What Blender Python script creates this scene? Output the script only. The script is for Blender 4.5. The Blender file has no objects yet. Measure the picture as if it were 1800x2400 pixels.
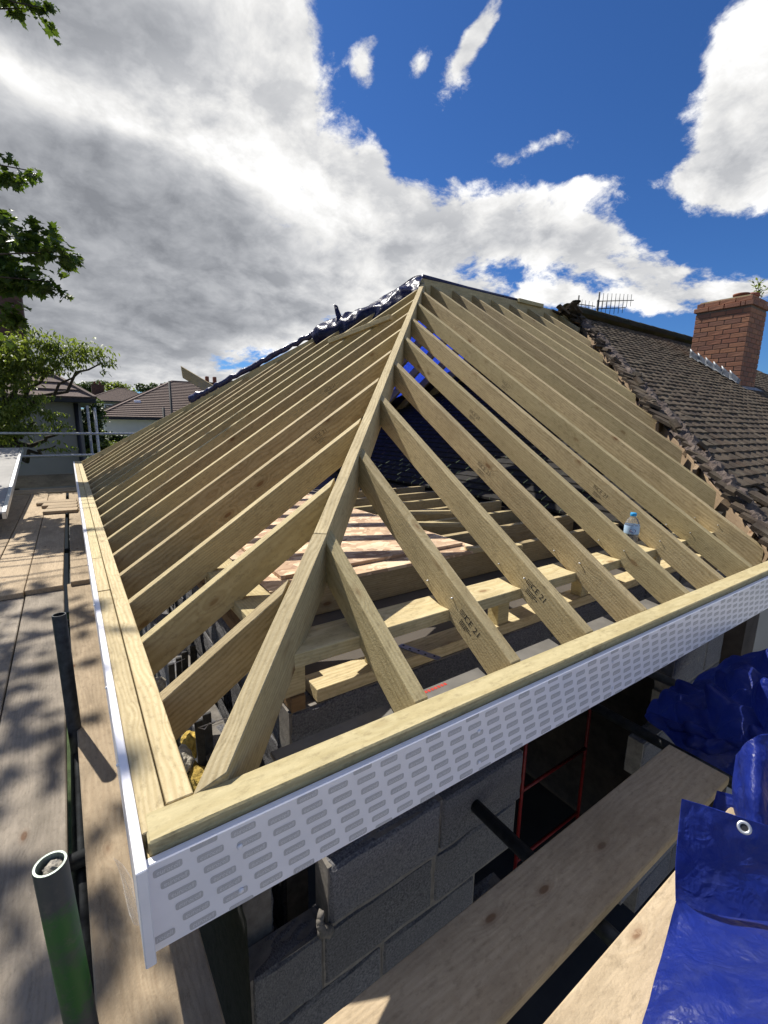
import bpy, bmesh, math, random
from mathutils import Vector, Matrix, noise as mnoise
random.seed(7)
V = Vector
scn = bpy.context.scene
COL = scn.collection
rad = math.radians

# ------------------------------------------------------------------ camera
CF = 1059.2676
CYAW, CPIT, CROL = 0.60587, -0.19531, 0.01722
CAM = V((-0.1424, -0.8439, 0.7583))
FW = V((math.sin(CYAW)*math.cos(CPIT), math.cos(CYAW)*math.cos(CPIT), math.sin(CPIT)))
_r = V((math.cos(CYAW), -math.sin(CYAW), 0)); _u = _r.cross(FW)
RT = _r*math.cos(CROL)+_u*math.sin(CROL); UP = -_r*math.sin(CROL)+_u*math.cos(CROL)
cam = bpy.data.cameras.new('camera'); camo = bpy.data.objects.new('camera', cam); COL.objects.link(camo)
cam.sensor_fit = 'HORIZONTAL'; cam.sensor_width = 36; cam.lens = CF/1800*36
cam.clip_start = 0.02; cam.clip_end = 3000
camo.matrix_world = Matrix(((RT.x, UP.x, -FW.x, CAM.x), (RT.y, UP.y, -FW.y, CAM.y), (RT.z, UP.z, -FW.z, CAM.z), (0, 0, 0, 1)))
scn.camera = camo
scn.render.resolution_x = 768; scn.render.resolution_y = 1024

def ray(x, y): return FW+RT*((x-900)/CF)-UP*((y-1200)/CF)
def at(x, y, ax, v):
    d = ray(x, y); i = 'xyz'.index(ax); return CAM+d*((v-CAM[i])/d[i])
def onplane(x, y, p, n):
    d = ray(x, y); n = V(n); return CAM+d*((V(p)-CAM).dot(n)/d.dot(n))
def dep(x, y, d): return CAM+ray(x, y)*d

# ------------------------------------------------------------------ light
SUN_AZ, SUN_EL = 104.5, 51.0
SD = V((math.cos(rad(SUN_AZ))*math.cos(rad(SUN_EL)), math.sin(rad(SUN_AZ))*math.cos(rad(SUN_EL)), math.sin(rad(SUN_EL))))
sun = bpy.data.lights.new('sun', 'SUN'); sun.energy = 5.0; sun.angle = rad(0.53); sun.color = (1, .95, .86)
suno = bpy.data.objects.new('sun', sun); COL.objects.link(suno)
suno.rotation_euler = SD.to_track_quat('Z', 'Y').to_euler(); suno.location = (0, 0, 30)
scn.view_settings.view_transform = 'Standard'; scn.view_settings.look = 'None'
scn.view_settings.exposure = 0.52; scn.view_settings.gamma = 1.0

# ------------------------------------------------------------------ node helper
class NT:
    def __init__(s, tree): s.t = tree; s.n = tree.nodes; s.l = tree.links
    def new(s, typ, **kw):
        n = s.n.new(typ)
        for k, v in kw.items(): setattr(n, k, v)
        return n
    def put(s, sock, v):
        if isinstance(v, bpy.types.NodeSocket): s.l.new(v, sock)
        elif v is not None: sock.default_value = v
    def math(s, op, a, b=None, c=None, clamp=False):
        n = s.new('ShaderNodeMath', operation=op); n.use_clamp = clamp
        s.put(n.inputs[0], a); s.put(n.inputs[1], b); s.put(n.inputs[2], c)
        return n.outputs[0]
    def vmath(s, op, a, b=None, out=0):
        n = s.new('ShaderNodeVectorMath', operation=op); s.put(n.inputs[0], a); s.put(n.inputs[1], b)
        return n.outputs[out]
    def scale(s, a, f):
        n = s.new('ShaderNodeVectorMath', operation='SCALE'); s.put(n.inputs[0], a); s.put(n.inputs[3], f); return n.outputs[0]
    def noise(s, vec, sc=5, det=4, ro=.5, dist=0, out=0):
        n = s.new('ShaderNodeTexNoise'); s.put(n.inputs['Vector'], vec); s.put(n.inputs['Scale'], sc)
        n.inputs['Detail'].default_value = det; n.inputs['Roughness'].default_value = ro; n.inputs['Distortion'].default_value = dist
        return n.outputs[out]
    def vor(s, vec, sc=5, feat='F1', out=0, rnd=1):
        n = s.new('ShaderNodeTexVoronoi', feature=feat); s.put(n.inputs['Vector'], vec); s.put(n.inputs['Scale'], sc)
        n.inputs['Randomness'].default_value = rnd
        return n.outputs[out]
    def ramp(s, f, lo, hi, a=0.0, b=1.0, smooth=False):
        n = s.new('ShaderNodeMapRange'); n.interpolation_type = 'SMOOTHSTEP' if smooth else 'LINEAR'
        s.put(n.inputs[0], f); s.put(n.inputs[1], lo); s.put(n.inputs[2], hi); s.put(n.inputs[3], a); s.put(n.inputs[4], b)
        return n.outputs[0]
    def mix(s, f, a, b, mode='MIX'):
        n = s.new('ShaderNodeMix', data_type='RGBA', blend_type=mode)
        s.put(n.inputs[0], f)
        for i, v in ((6, a), (7, b)):
            if isinstance(v, tuple): v = v+(1,) if len(v) == 3 else v
            s.put(n.inputs[i], v)
        return n.outputs[2]
    def bump(s, h, st=.3, d=.01):
        n = s.new('ShaderNodeBump'); s.put(n.inputs['Height'], h); n.inputs['Strength'].default_value = st; n.inputs['Distance'].default_value = d
        return n.outputs[0]

def newmat(name):
    m = bpy.data.materials.new(name); m.use_nodes = True
    t = NT(m.node_tree); b = m.node_tree.nodes['Principled BSDF']
    return m, t, b
def objco(t, shift=True):
    tc = t.new('ShaderNodeTexCoord'); oi = t.new('ShaderNodeObjectInfo')
    if not shift: return tc.outputs['Object'], oi.outputs['Random']
    return t.vmath('ADD', tc.outputs['Object'], t.vmath('MULTIPLY', _v3(t, oi.outputs['Random']), (17.3, 5.1, 9.7))), oi.outputs['Random']
def _v3(t, f):
    c = t.new('ShaderNodeCombineXYZ')
    for i in range(3): t.put(c.inputs[i], f)
    return c.outputs[0]

# ------------------------------------------------------------------ world sky with clouds
w = bpy.data.worlds.new('World'); scn.world = w; w.use_nodes = True
t = NT(w.node_tree); t.n.clear()
sky = t.new('ShaderNodeTexSky', sky_type='NISHITA'); sky.sun_disc = False
sky.sun_elevation = rad(SUN_EL); sky.sun_rotation = rad(90-SUN_AZ) % (2*math.pi)
sky.air_density = 1.0; sky.dust_density = 0.25; sky.ozone_density = 3.0; sky.altitude = 100
tc = t.new('ShaderNodeTexCoord'); DIR = tc.outputs['Generated']
sep = t.new('ShaderNodeSeparateXYZ'); t.put(sep.inputs[0], DIR)
zc = t.math('MAXIMUM', sep.outputs[2], 0.0)
den = t.math('ADD', zc, .42)
P = t.scale(DIR, t.math('DIVIDE', 1.0, den))
Psun = t.vmath('ADD', P, (SD.x*.10, SD.y*.10, -.02))
Pw = t.vmath('ADD', P, t.scale(t.noise(P, 3.4, 3, .5, 0, 1), .12))
n1 = t.noise(Pw, 3.1, 11, .60, .0)
n2 = t.noise(t.vmath('ADD', Pw, (SD.x*.11, SD.y*.11, .0)), 3.1, 6, .60, .0)
nbig = t.noise(t.vmath('ADD', P, (7.4, 2.2, 0)), 1.7, 4, .5, .3)
def blob(px, py, rx, ry, rot=0, soft=1.0):
    """a cloud mass anchored to a direction of the sky"""
    c = ray(px, py); L = c.length; c = c/L
    e = (ray(px+10, py).normalized()-c); e = (e-c*e.dot(c)).normalized(); f = c.cross(e).normalized()
    a = rad(rot); e2 = e*math.cos(a)-f*math.sin(a); f2 = e*math.sin(a)+f*math.cos(a)
    sx = L*CF/rx; sy = L*CF/ry
    k = (1-((c.dot(FW))**2))**.5
    dx = t.vmath('DOT_PRODUCT', DIR, tuple(e2*sx), 1); dy = t.vmath('DOT_PRODUCT', DIR, tuple(f2*sy), 1)
    r2 = t.math('ADD', t.math('MULTIPLY', dx, dx), t.math('MULTIPLY', dy, dy))
    front = t.math('GREATER_THAN', t.vmath('DOT_PRODUCT', DIR, tuple(c), 1), 0.0)
    return t.math('MULTIPLY', t.math('MULTIPLY', t.math('EXPONENT', t.math('MULTIPLY', r2, -1.0)), soft), front)
def total(lst):
    s = lst[0]
    for x in lst[1:]: s = t.math('ADD', s, x)
    return s
cover = total([blob(*a) for a in [
    (150, 60, 470, 230, 0, 1.0), (580, 60, 200, 150, 15, .75), (660, 190, 100, 120, 0, .45), (60, 420, 450, 280, 0, 1.1), (420, 470, 280, 170, -28, .9), (470, 260, 160, 70, -20, .3),
    (200, 720, 480, 150, 0, 1.05), (560, 680, 290, 110, 0, .85), (740, 640, 110, 34, 0, .45), (300, 850, 460, 50, 0, .6),
    (800, 460, 190, 85, -30, .8), (980, 530, 220, 105, -5, .85), (1220, 525, 220, 95, 0, .8), (1450, 590, 210, 70, -14, .75), (1640, 640, 130, 40, 0, .55), (720, 385, 90, 34, -25, .4), (650, 350, 45, 170, 40, -.62), (1560, 400, 110, 120, 0, -.6), (1640, 560, 120, 60, 0, -.3), (1130, 380, 200, 50, 0, -.25),
    (1760, 250, 200, 140, 40, 1.05), (1770, 420, 130, 110, 30, .85), (1800, 60, 150, 120, 0, .8), (1500, 200, 70, 60, 30, .40), (1690, 340, 140, 70, 20, .4),
    (1110, 95, 110, 34, 52, .95), (1300, 335, 100, 32, 8, .7), (1180, 370, 60, 22, 0, .5), (985, 150, 48, 34, 45, .58), (850, 150, 30, 48, 10, .52), (880, 90, 26, 20, 0, .46), (930, 30, 24, 18, 0, .42), (1370, 430, 110, 32, 8, .5), (1100, 410, 90, 26, 10, .35), (1610, 440, 80, 34, 0, .5), (880, 370, 40, 24, 0, .42),
    (1330, 700, 250, 30, -4, .8), (1790, 680, 120, 38, 12, .85), (250, 895, 360, 24, 0, .8), (800, 690, 200, 40, 0, .75), (950, 665, 60, 24, 30, .45), (1560, 690, 90, 20, 0, .45),
    (-900, 200, 600, 500, 0, .9), (2700, 600, 420, 240, 0, .75)]])
back = t.math('MULTIPLY', t.ramp(t.vmath('DOT_PRODUCT', DIR, tuple(FW), 1), .62, .2), t.ramp(nbig, .435, .61, 0, .95))
cover = t.math('MINIMUM', t.math('ADD', cover, back), 1.3)
nf = t.noise(Pw, 11.0, 8, .66, .0)
nn_ = t.math('ADD', t.math('MULTIPLY', t.math('SUBTRACT', n1, .5), 1.75), t.math('MULTIPLY', t.math('SUBTRACT', nf, .5), 1.3))
D = t.math('ADD', t.math('SUBTRACT', cover, .56), nn_)
alpha = t.ramp(D, -.05, .28, 0, 1, True)
thick = t.ramp(t.math('ADD', t.math('SUBTRACT', cover, .42), t.math('MULTIPLY', nn_, .62)), .08, .85, 0, 1, True)
lit = t.ramp(t.math('ADD', t.math('SUBTRACT', n1, n2), t.math('MULTIPLY', t.math('SUBTRACT', nf, .5), .10)), -.09, .12, 0, 1)
grey = t.math('MAXIMUM', 0.0, t.math('MINIMUM', total([blob(*a) for a in [(60, 480, 520, 280, 0, .85), (480, 600, 300, 160, -25, .6), (250, 790, 700, 100, 0, .75), (330, 40, 420, 90, -5, .7), (200, 235, 330, 45, -22, -.75), (560, 330, 200, 60, -35, -.6), (620, 60, 140, 160, 0, -.4), (1000, 590, 300, 50, 0, .3), (1250, 560, 300, 50, 0, .22), (1730, 330, 120, 70, -20, .25), (-900, 200, 600, 500, 0, .6)]]), 1.0))
lum = t.math('SUBTRACT', 1.04, t.math('MULTIPLY', thick, t.math('ADD', .13, t.math('MULTIPLY', grey, .50))))
lum = t.math('MULTIPLY', lum, t.ramp(lit, 0, 1, .66, 1.14))
lum = t.math('ADD', lum, t.math('MULTIPLY', t.math('SUBTRACT', nf, .5), t.ramp(grey, 0, .7, .38, .16)))
lum = t.math('MINIMUM', lum, 1.08)
lum = t.math('MAXIMUM', lum, .17)
ccol = t.mix(t.ramp(lum, .2, .8), (.90, .95, 1.06), (1.0, .995, .985))
cloud = t.scale(ccol, t.math('MULTIPLY', lum, .74))
skyc = t.mix(1.0, t.scale(sky.outputs[0], .08), (.29, .53, .88), 'MULTIPLY')
allc = t.mix(alpha, skyc, cloud)
bg = t.new('ShaderNodeBackground'); t.put(bg.inputs[0], allc); bg.inputs[1].default_value = 1.0
wo = t.new('ShaderNodeOutputWorld'); t.l.new(bg.outputs[0], wo.inputs[0])
try: w.cycles.sampling_method = 'AUTOMATIC'
except Exception: pass

# ------------------------------------------------------------------ materials
def wood(name, c1, c2, knot=(.16, .07, .03), ring=1.0, rough=.75, dirt=.25, sawn=.35, green=.0, knots=1.0):
    m, t, b = newmat(name); co, rnd = objco(t)
    st = t.vmath('MULTIPLY', co, (1.1, 11, 11))
    wob = t.noise(t.vmath('MULTIPLY', co, (1.6, 5, 5)), 1.0, 3, .5)
    s = t.new('ShaderNodeSeparateXYZ'); t.put(s.inputs[0], co)
    y = t.math('ADD', t.math('PINGPONG', s.outputs[1], .31), .0); z = t.math('ADD', t.math('PINGPONG', s.outputs[2], .27), .02)
    r = t.math('SQRT', t.math('ADD', t.math('MULTIPLY', y, y), t.math('MULTIPLY', z, z)))
    kv = t.vmath('MULTIPLY', co, (4.2, 10, 10))
    kvn = t.new('ShaderNodeTexVoronoi', feature='F1'); t.put(kvn.inputs['Vector'], kv); kvn.inputs['Scale'].default_value = 1.0
    ks = t.new('ShaderNodeSeparateColor'); t.put(ks.inputs[0], kvn.outputs[1])
    kd = t.math('ADD', kvn.outputs[0], t.ramp(ks.outputs[0], .38, .48, .5, 0))
    r2 = t.math('ADD', t.math('ADD', r, t.math('MULTIPLY', wob, .075)), t.math('MULTIPLY', t.ramp(kd, 0, .35, .03, 0), 1.0))
    rings = t.math('SINE', t.math('MULTIPLY', r2, 560.0))
    rings = t.ramp(rings, -.6, 1.0)
    fine = t.noise(st, 6.0, 5, .62)
    col = t.mix(t.math('MULTIPLY', rings, .42*ring), c1, c2)
    col = t.mix(t.ramp(fine, .3, .8, 0, .55), col, tuple(x*.72 for x in c2))
    col = t.mix(t.ramp(kd, .075*knots, .115*knots, .95, 0), col, knot)
    col = t.mix(t.ramp(kd, .115*knots, .23*knots, .45, 0), col, tuple((x+y)/2 for x, y in zip(c2, knot)))
    dn = t.noise(t.vmath('MULTIPLY', co, (1.5, 4, 4)), 1.6, 6, .6)
    col = t.mix(t.ramp(dn, .46, .75, 0, dirt), col, tuple(x*.42 for x in c2))
    col = t.mix(1.0, col, _v3(t, t.ramp(rnd, 0, 1, .80, 1.10)), 'MULTIPLY')
    col = t.mix(t.ramp(t.math('FRACT', t.math('MULTIPLY', rnd, 7.7)), .3, 1, 0, green), col, tuple((x*.86, x*.95, x*.80)[i] for i, x in enumerate(c1)))
    sp = t.noise(t.vmath('MULTIPLY', co, (30, 62, 62)), 1.0, 5, .7)
    col = t.mix(t.ramp(sp, .52, .72, 0, .55), col, tuple(x*.45 for x in c2))
    col = t.mix(t.ramp(sp, .26, .42, .30, 0), col, tuple(min(1, x*1.25) for x in c1))
    t.put(b.inputs['Base Color'], col); b.inputs['Roughness'].default_value = rough
    b.inputs['Specular IOR Level'].default_value = .25
    h = t.math('ADD', t.math('MULTIPLY', fine, .6), t.math('ADD', t.math('MULTIPLY', rings, .15), t.math('MULTIPLY', t.noise(co, 160, 3, .6), .7)))
    t.put(b.inputs['Normal'], t.bump(h, sawn, .004))
    return m
MW = wood('treated_timber', (.49, .395, .228), (.325, .236, .11), green=.3, ring=1.3, dirt=.4, sawn=.5)
MWS = wood('planed_timber', (.58, .48, .285), (.42, .322, .162), dirt=.3, sawn=.35, green=.3, ring=1.4)
MWB = wood('brown_timber', (.30, .19, .09), (.22, .13, .06), dirt=.3)
MSB = wood('scaffold_board', (.46, .36, .24), (.35, .26, .165), ring=.9, dirt=.7, sawn=.6, rough=.85, knots=.8)
MSB2 = wood('weathered_scaffold_board', (.35, .30, .24), (.265, .225, .175), ring=.7, dirt=.8, sawn=.6, rough=.9, knots=.8)
MSBF = wood('clean_scaffold_board', (.60, .475, .315), (.47, .355, .22), ring=.8, dirt=.55, sawn=.5, rough=.85, knots=.9)
MOLD = wood('old_timber', (.42, .31, .20), (.33, .225, .14), dirt=.5)

def simple(name, col, rough=.6, metal=0, var=.15, nscale=8, bump=.0, bscale=60, spec=.4, col2=None, bd=.004):
    m, t, b = newmat(name); co, rnd = objco(t)
    n = t.noise(co, nscale, 6, .6)
    c2 = col2 or tuple(x*(1-var*2) for x in col)
    c = t.mix(t.ramp(n, .35, .68), col, c2)
    c = t.mix(1.0, c, _v3(t, t.ramp(rnd, 0, 1, 1-var, 1+var*.6)), 'MULTIPLY')
    t.put(b.inputs['Base Color'], c); b.inputs['Roughness'].default_value = rough; b.inputs['Metallic'].default_value = metal
    b.inputs['Specular IOR Level'].default_value = spec
    if bump: t.put(b.inputs['Normal'], t.bump(t.noise(co, bscale, 6, .65), bump, bd))
    return m
MPVC = simple('white_plastic', (.89, .88, .92), .3, var=.03, nscale=14)
MFILM = simple('film_print_grey', (.56, .555, .575), .4, var=.08, nscale=300)
MFILMT = simple('film_print_light', (.80, .80, .815), .4, var=.05, nscale=300)
MINK = simple('black_ink', (.035, .03, .025), .8, var=.3, nscale=200)
MINK2 = simple('faded_ink', (.20, .155, .085), .8, var=.3, nscale=60)
MRED = simple('red_paint', (.26, .018, .018), .45, var=.25, nscale=30, bump=.1)
MREDINK = simple('red_ink', (.55, .05, .03), .6)
MMORT = simple('mortar', (.22, .20, .175), .95, var=.2, nscale=30, bump=.6, bscale=120)
MGALV = simple('galvanised_steel', (.46, .48, .50), .42, metal=.85, var=.18, nscale=25, bump=.05)
MDARKT = simple('dark_steel_tube', (.055, .06, .065), .5, metal=.5, var=.3, nscale=30, bump=.1)
MLEAD = simple('lead_sheet', (.26, .28, .31), .5, metal=.35, var=.3, nscale=14, bump=.25, bscale=20)
MALU = simple('aluminium_edge', (.66, .67, .68), .38, metal=.8, var=.1)
MTERR = simple('terracotta', (.30, .10, .055), .8, var=.2, nscale=20, bump=.2)
MWIRE = simple('wire', (.6, .6, .62), .35, metal=.7)
MBLACK = simple('black_plastic', (.02, .02, .022), .45)
MSLATE = simple('dark_slab', (.05, .05, .052), .85, var=.3, nscale=40, bump=.7, bscale=90)
MINSUL = simple('yellow_insulation', (.62, .43, .09), .95, var=.25, nscale=40, bump=1.0, bscale=70, bd=.02)
MREND = simple('pale_render', (.80, .79, .74), .95, var=.06, nscale=1.2, bump=.3, bscale=40)
MREND2 = simple('grey_render', (.30, .29, .265), .95, var=.08, nscale=1.2, bump=.3, bscale=40)
MGLASS = simple('window_pane', (.05, .06, .07), .08, spec=.8)
MBARK = simple('bark', (.085, .065, .05), .95, var=.3, nscale=20, bump=.8, bscale=40, bd=.02)
MSTAMP = MINK
MLITE = simple('pale_stone', (.5, .46, .38), .95, var=.25, nscale=40, bump=1, bscale=80, bd=.01)

def block_mat():
    m, t, b = newmat('concrete_block'); co, rnd = objco(t)
    sp = t.noise(co, 140, 4, .75); big = t.noise(co, 6, 5, .6)
    c = t.mix(t.ramp(sp, .35, .7), (.075, .075, .082), (.275, .27, .275))
    c = t.mix(t.ramp(big, .4, .7, 0, .5), c, (.15, .145, .145))
    c = t.mix(1.0, c, _v3(t, t.ramp(rnd, 0, 1, .8, 1.15)), 'MULTIPLY')
    t.put(b.inputs['Base Color'], c); b.inputs['Roughness'].default_value = .97; b.inputs['Specular IOR Level'].default_value = .15
    t.put(b.inputs['Normal'], t.bump(t.math('ADD', sp, t.math('MULTIPLY', t.noise(co, 45, 5, .7), .8)), .9, .008))
    return m
MBLOCK = block_mat()
def tile_mat():
    m, t, b = newmat('roof_tile'); co, rnd = objco(t, False)
    geo = t.new('ShaderNodeNewGeometry'); pos = geo.outputs['Position']
    cell = t.noise(t.vmath('MULTIPLY', pos, (6.1, 9.5, 9.5)), 1.0, 0, 0)
    lich = t.noise(pos, 7, 7, .68); moss = t.noise(pos, 2.6, 6, .65)
    c = t.mix(t.ramp(cell, .3, .7), (.055, .041, .030), (.105, .080, .056))
    c = t.mix(1.0, c, _v3(t, t.ramp(rnd, 0, 1, .75, 1.2)), 'MULTIPLY')
    c = t.mix(t.ramp(lich, .5, .72, 0, .65), c, (.165, .145, .105))
    c = t.mix(t.ramp(moss, .58, .75, 0, .7), c, (.085, .055, .035))
    t.put(b.inputs['Base Color'], c); b.inputs['Roughness'].default_value = .93; b.inputs['Specular IOR Level'].default_value = .2
    t.put(b.inputs['Normal'], t.bump(t.noise(pos, 90, 5, .65), .5, .006))
    return m
MTILE = tile_mat()
MTILER = simple('red_brown_tile', (.20, .145, .12), .9, var=.25, nscale=20, bump=.4, bscale=60)
def brick_mat():
    m, t, b = newmat('brick'); co, rnd = objco(t)
    n = t.noise(co, 24, 6, .65)
    c = t.mix(rnd, (.33, .155, .085), (.23, .095, .06))
    c = t.mix(t.ramp(n, .42, .72, 0, .6), c, (.20, .105, .07))
    oi = t.math('FRACT', t.math('MULTIPLY', rnd, 13.7))
    c = t.mix(t.ramp(oi, .72, .78, 0, .55), c, (.16, .085, .065))
    t.put(b.inputs['Base Color'], c); b.inputs['Roughness'].default_value = .92
    t.put(b.inputs['Normal'], t.bump(t.noise(co, 90, 5, .7), .5, .004))
    return m
MBRICK = brick_mat()
MBMOSS = simple('mossy_brick', (.16, .105, .07), .95, var=.2, nscale=18, bump=.6, col2=(.10, .10, .045))
def tarp_mat(name, col, trans=.25, rough=.24, bump=.35):
    m, t, b = newmat(name); co, rnd = objco(t, False)
    tcx = co
    cr = t.noise(tcx, 6, 4, .55, .8); cr2 = t.noise(tcx, 22, 3, .5, .6)
    fold = t.math('ABSOLUTE', t.math('SUBTRACT', cr, .5)); fold2 = t.math('ABSOLUTE', t.math('SUBTRACT', cr2, .5))
    vf = t.vor(t.vmath('ADD', t.scale(tcx, 13.0), t.scale(t.noise(tcx, 10, 3, .5, 0, 1), 1.2)), 1.0, 'F1', 0)
    h = t.math('ADD', t.math('ADD', t.math('MULTIPLY', t.ramp(fold, 0, .16, 1, 0), .6), t.math('MULTIPLY', vf, 1.1)), t.math('MULTIPLY', t.ramp(fold2, 0, .16, 1, 0), .22))
    c = t.mix(t.ramp(t.noise(tcx, 3, 5, .6), .35, .7), col, tuple(x*.7 for x in col))
    c = t.mix(t.ramp(t.noise(tcx, 16, 6, .7), .48, .75, 0, .35), c, (.13, .15, .27))
    t.put(b.inputs['Base Color'], c); t.put(b.inputs['Roughness'], t.ramp(cr2, .3, .7, rough*.7, rough*1.5))
    b.inputs['Specular IOR Level'].default_value = .55
    nb = t.bump(h, bump, .012); t.put(b.inputs['Normal'], nb)
    tr = t.new('ShaderNodeBsdfTranslucent'); t.put(tr.inputs[0], tuple(min(1, x*1.6) for x in col)+(1,))
    mx = t.new('ShaderNodeMixShader'); mx.inputs[0].default_value = trans
    out = m.node_tree.nodes['Material Output']
    t.l.new(b.outputs[0], mx.inputs[1]); t.l.new(tr.outputs[0], mx.inputs[2]); t.l.new(mx.outputs[0], out.inputs[0])
    return m
MTARP = tarp_mat('blue_tarpaulin', (.03, .06, .37), trans=.34, rough=.4, bump=.5)
MTARPS = tarp_mat('sheeting_blue', (.03, .075, .50), trans=.42, rough=.4)
MTARPN = tarp_mat('navy_tarpaulin', (.018, .020, .095), trans=.08, rough=.28, bump=.3)
def osb_mat():
    m, t, b = newmat('strand_board'); co, rnd = objco(t)
    v = t.vor(t.vmath('ADD', t.vmath('MULTIPLY', co, (9, 26, 16)), t.scale(t.noise(co, 7, 3, .5, 0, 1), 5.0)), 1.0, 'F1', 1)
    s = t.new('ShaderNodeSeparateColor'); t.put(s.inputs[0], v)
    c = t.mix(s.outputs[0], (.60, .43, .27), (.33, .20, .12)); c = t.mix(t.ramp(s.outputs[1], .6, .8, 0, .9), c, (.74, .57, .39))
    c = t.mix(t.ramp(t.noise(co, 2.2, 5, .6), .42, .7, 0, .55), c, (.19, .115, .085))
    t.put(b.inputs['Base Color'], c); b.inputs['Roughness'].default_value = .8
    t.put(b.inputs['Normal'], t.bump(s.outputs[2], .25, .003))
    return m
MOSB = osb_mat()
def leaf_mat(name, c1, c2, tr=.4):
    m, t, b = newmat(name); geo = t.new('ShaderNodeNewGeometry')
    n = t.noise(geo.outputs['Position'], 2.6, 4, .6); rp = geo.outputs['Random Per Island']
    c = t.mix(t.ramp(n, .35, .65), c1, c2); c = t.mix(1.0, c, _v3(t, t.ramp(rp, 0, 1, .65, 1.35)), 'MULTIPLY')
    t.put(b.inputs['Base Color'], c); b.inputs['Roughness'].default_value = .45; b.inputs['Specular IOR Level'].default_value = .35
    trn = t.new('ShaderNodeBsdfTranslucent'); t.put(trn.inputs[0], t.mix(1.0, c, (1.5, 1.5, .6), 'MULTIPLY'))
    mx = t.new('ShaderNodeMixShader'); mx.inputs[0].default_value = tr
    out = m.node_tree.nodes['Material Output']
    t.l.new(b.outputs[0], mx.inputs[1]); t.l.new(trn.outputs[0], mx.inputs[2]); t.l.new(mx.outputs[0], out.inputs[0])
    return m
MLEAF = leaf_mat('maple_leaf', (.045, .08, .018), (.085, .125, .024), .4)
MLEAF2 = leaf_mat('feathery_leaf', (.11, .15, .04), (.17, .21, .06), .5)
MLEAF3 = leaf_mat('hedge_leaf', (.045, .075, .028), (.075, .11, .04), .3)
MGRASS = simple('grass', (.06, .09, .03), .95, var=.3, nscale=3, bump=.6, bscale=30, bd=.05)
def pole_green():
    m, t, b = newmat('green_painted_tube'); co, rnd = objco(t, False)
    s = t.new('ShaderNodeSeparateXYZ'); t.put(s.inputs[0], co)
    z = t.math('ADD', s.outputs[2], t.math('MULTIPLY', t.math('SUBTRACT', t.noise(co, 26, 5, .7), .5), .16))
    g = t.math('MULTIPLY', t.ramp(z, -.06, -.10), t.ramp(z, -.31, -.27))
    g = t.math('MULTIPLY', g, t.ramp(t.noise(co, 14, 5, .65), .34, .5, .35, 1))
    c = t.mix(g, (.045, .047, .045), (.018, .10, .012)); c = t.mix(t.ramp(t.noise(co, 60, 4, .6), .55, .75, 0, .5), c, (.10, .085, .07))
    t.put(b.inputs['Base Color'], c); b.inputs['Roughness'].default_value = .5
    t.put(b.inputs['Normal'], t.bump(t.noise(co, 80, 4, .6), .15, .003))
    return m
MGREEN = pole_green()
MRIM = simple('worn_green_rim', (.30, .36, .31), .5, metal=.3, var=.25, nscale=90)
def clear_mat():
    m, t, b = newmat('clear_plastic')
    b.inputs['Base Color'].default_value = (.95, .97, 1, 1); b.inputs['Roughness'].default_value = .05
    b.inputs['Transmission Weight'].default_value = .92; b.inputs['IOR'].default_value = 1.15
    return m
MCLEAR = clear_mat()
def film_mat():
    m, t, b = newmat('clear_film'); b.inputs['Base Color'].default_value = (.8, .82, .84, 1); b.inputs['Roughness'].default_value = .15; b.inputs['Alpha'].default_value = .22
    return m
MFILMC = film_mat()
MCAP = simple('blue_cap', (.03, .35, .70), .35, var=.05)
MLABEL = simple('bottle_label', (.45, .62, .80), .4, var=.08, nscale=30)
MLOGO = simple('label_emblem', (.04, .02, .22), .4)

# ------------------------------------------------------------------ mesh helpers
def link(name, me, parent=None, mat=None, M=None):
    o = bpy.data.objects.new(name, me); COL.objects.link(o)
    if mat and me and not me.materials: me.materials.append(mat)
    M = M or Matrix.Identity(4)
    if parent is not None:
        o.parent = parent; M = parent.matrix_basis.inverted() @ M if parent.type == 'EMPTY' else (_world(parent).inverted() @ M)
    o.matrix_basis = M
    return o
def _world(o):
    return (_world(o.parent) @ o.matrix_basis) if o.parent else o.matrix_basis.copy()
def tag(o, label, cat, group=None, kind=None):
    if label: o['label'] = label
    if cat: o['category'] = cat
    if group: o['group'] = group
    if kind: o['kind'] = kind
    return o
def empty(name, loc, label, cat, group=None):
    o = bpy.data.objects.new(name, None); COL.objects.link(o); o.empty_display_size = .1
    o.matrix_basis = Matrix.Translation(V(loc)); return tag(o, label, cat, group)
def frame(ex, up, org):
    ex = V(ex).normalized(); ey = V(up).cross(ex).normalized(); ez = ex.cross(ey)
    return Matrix(((ex.x, ey.x, ez.x, org[0]), (ex.y, ey.y, ez.y, org[1]), (ex.z, ey.z, ez.z, org[2]), (0, 0, 0, 1)))
def finish(bm, name='m', smooth=False):
    me = bpy.data.meshes.new(name); bm.normal_update(); bm.to_mesh(me); bm.free()
    if smooth:
        for p in me.polygons: p.use_smooth = True
    return me
BF = ((0, 1, 3, 2), (4, 6, 7, 5), (0, 4, 5, 1), (2, 3, 7, 6), (0, 2, 6, 4), (1, 5, 7, 3))
def hexa(bm, c):
    vs = [bm.verts.new(p) for p in c]
    for f in BF: bm.faces.new([vs[i] for i in f])
    return vs
def boxc(x0, x1, y0, y1, z0, z1): return [V((x, y, z)) for x in (x0, x1) for y in (y0, y1) for z in (z0, z1)]
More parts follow.
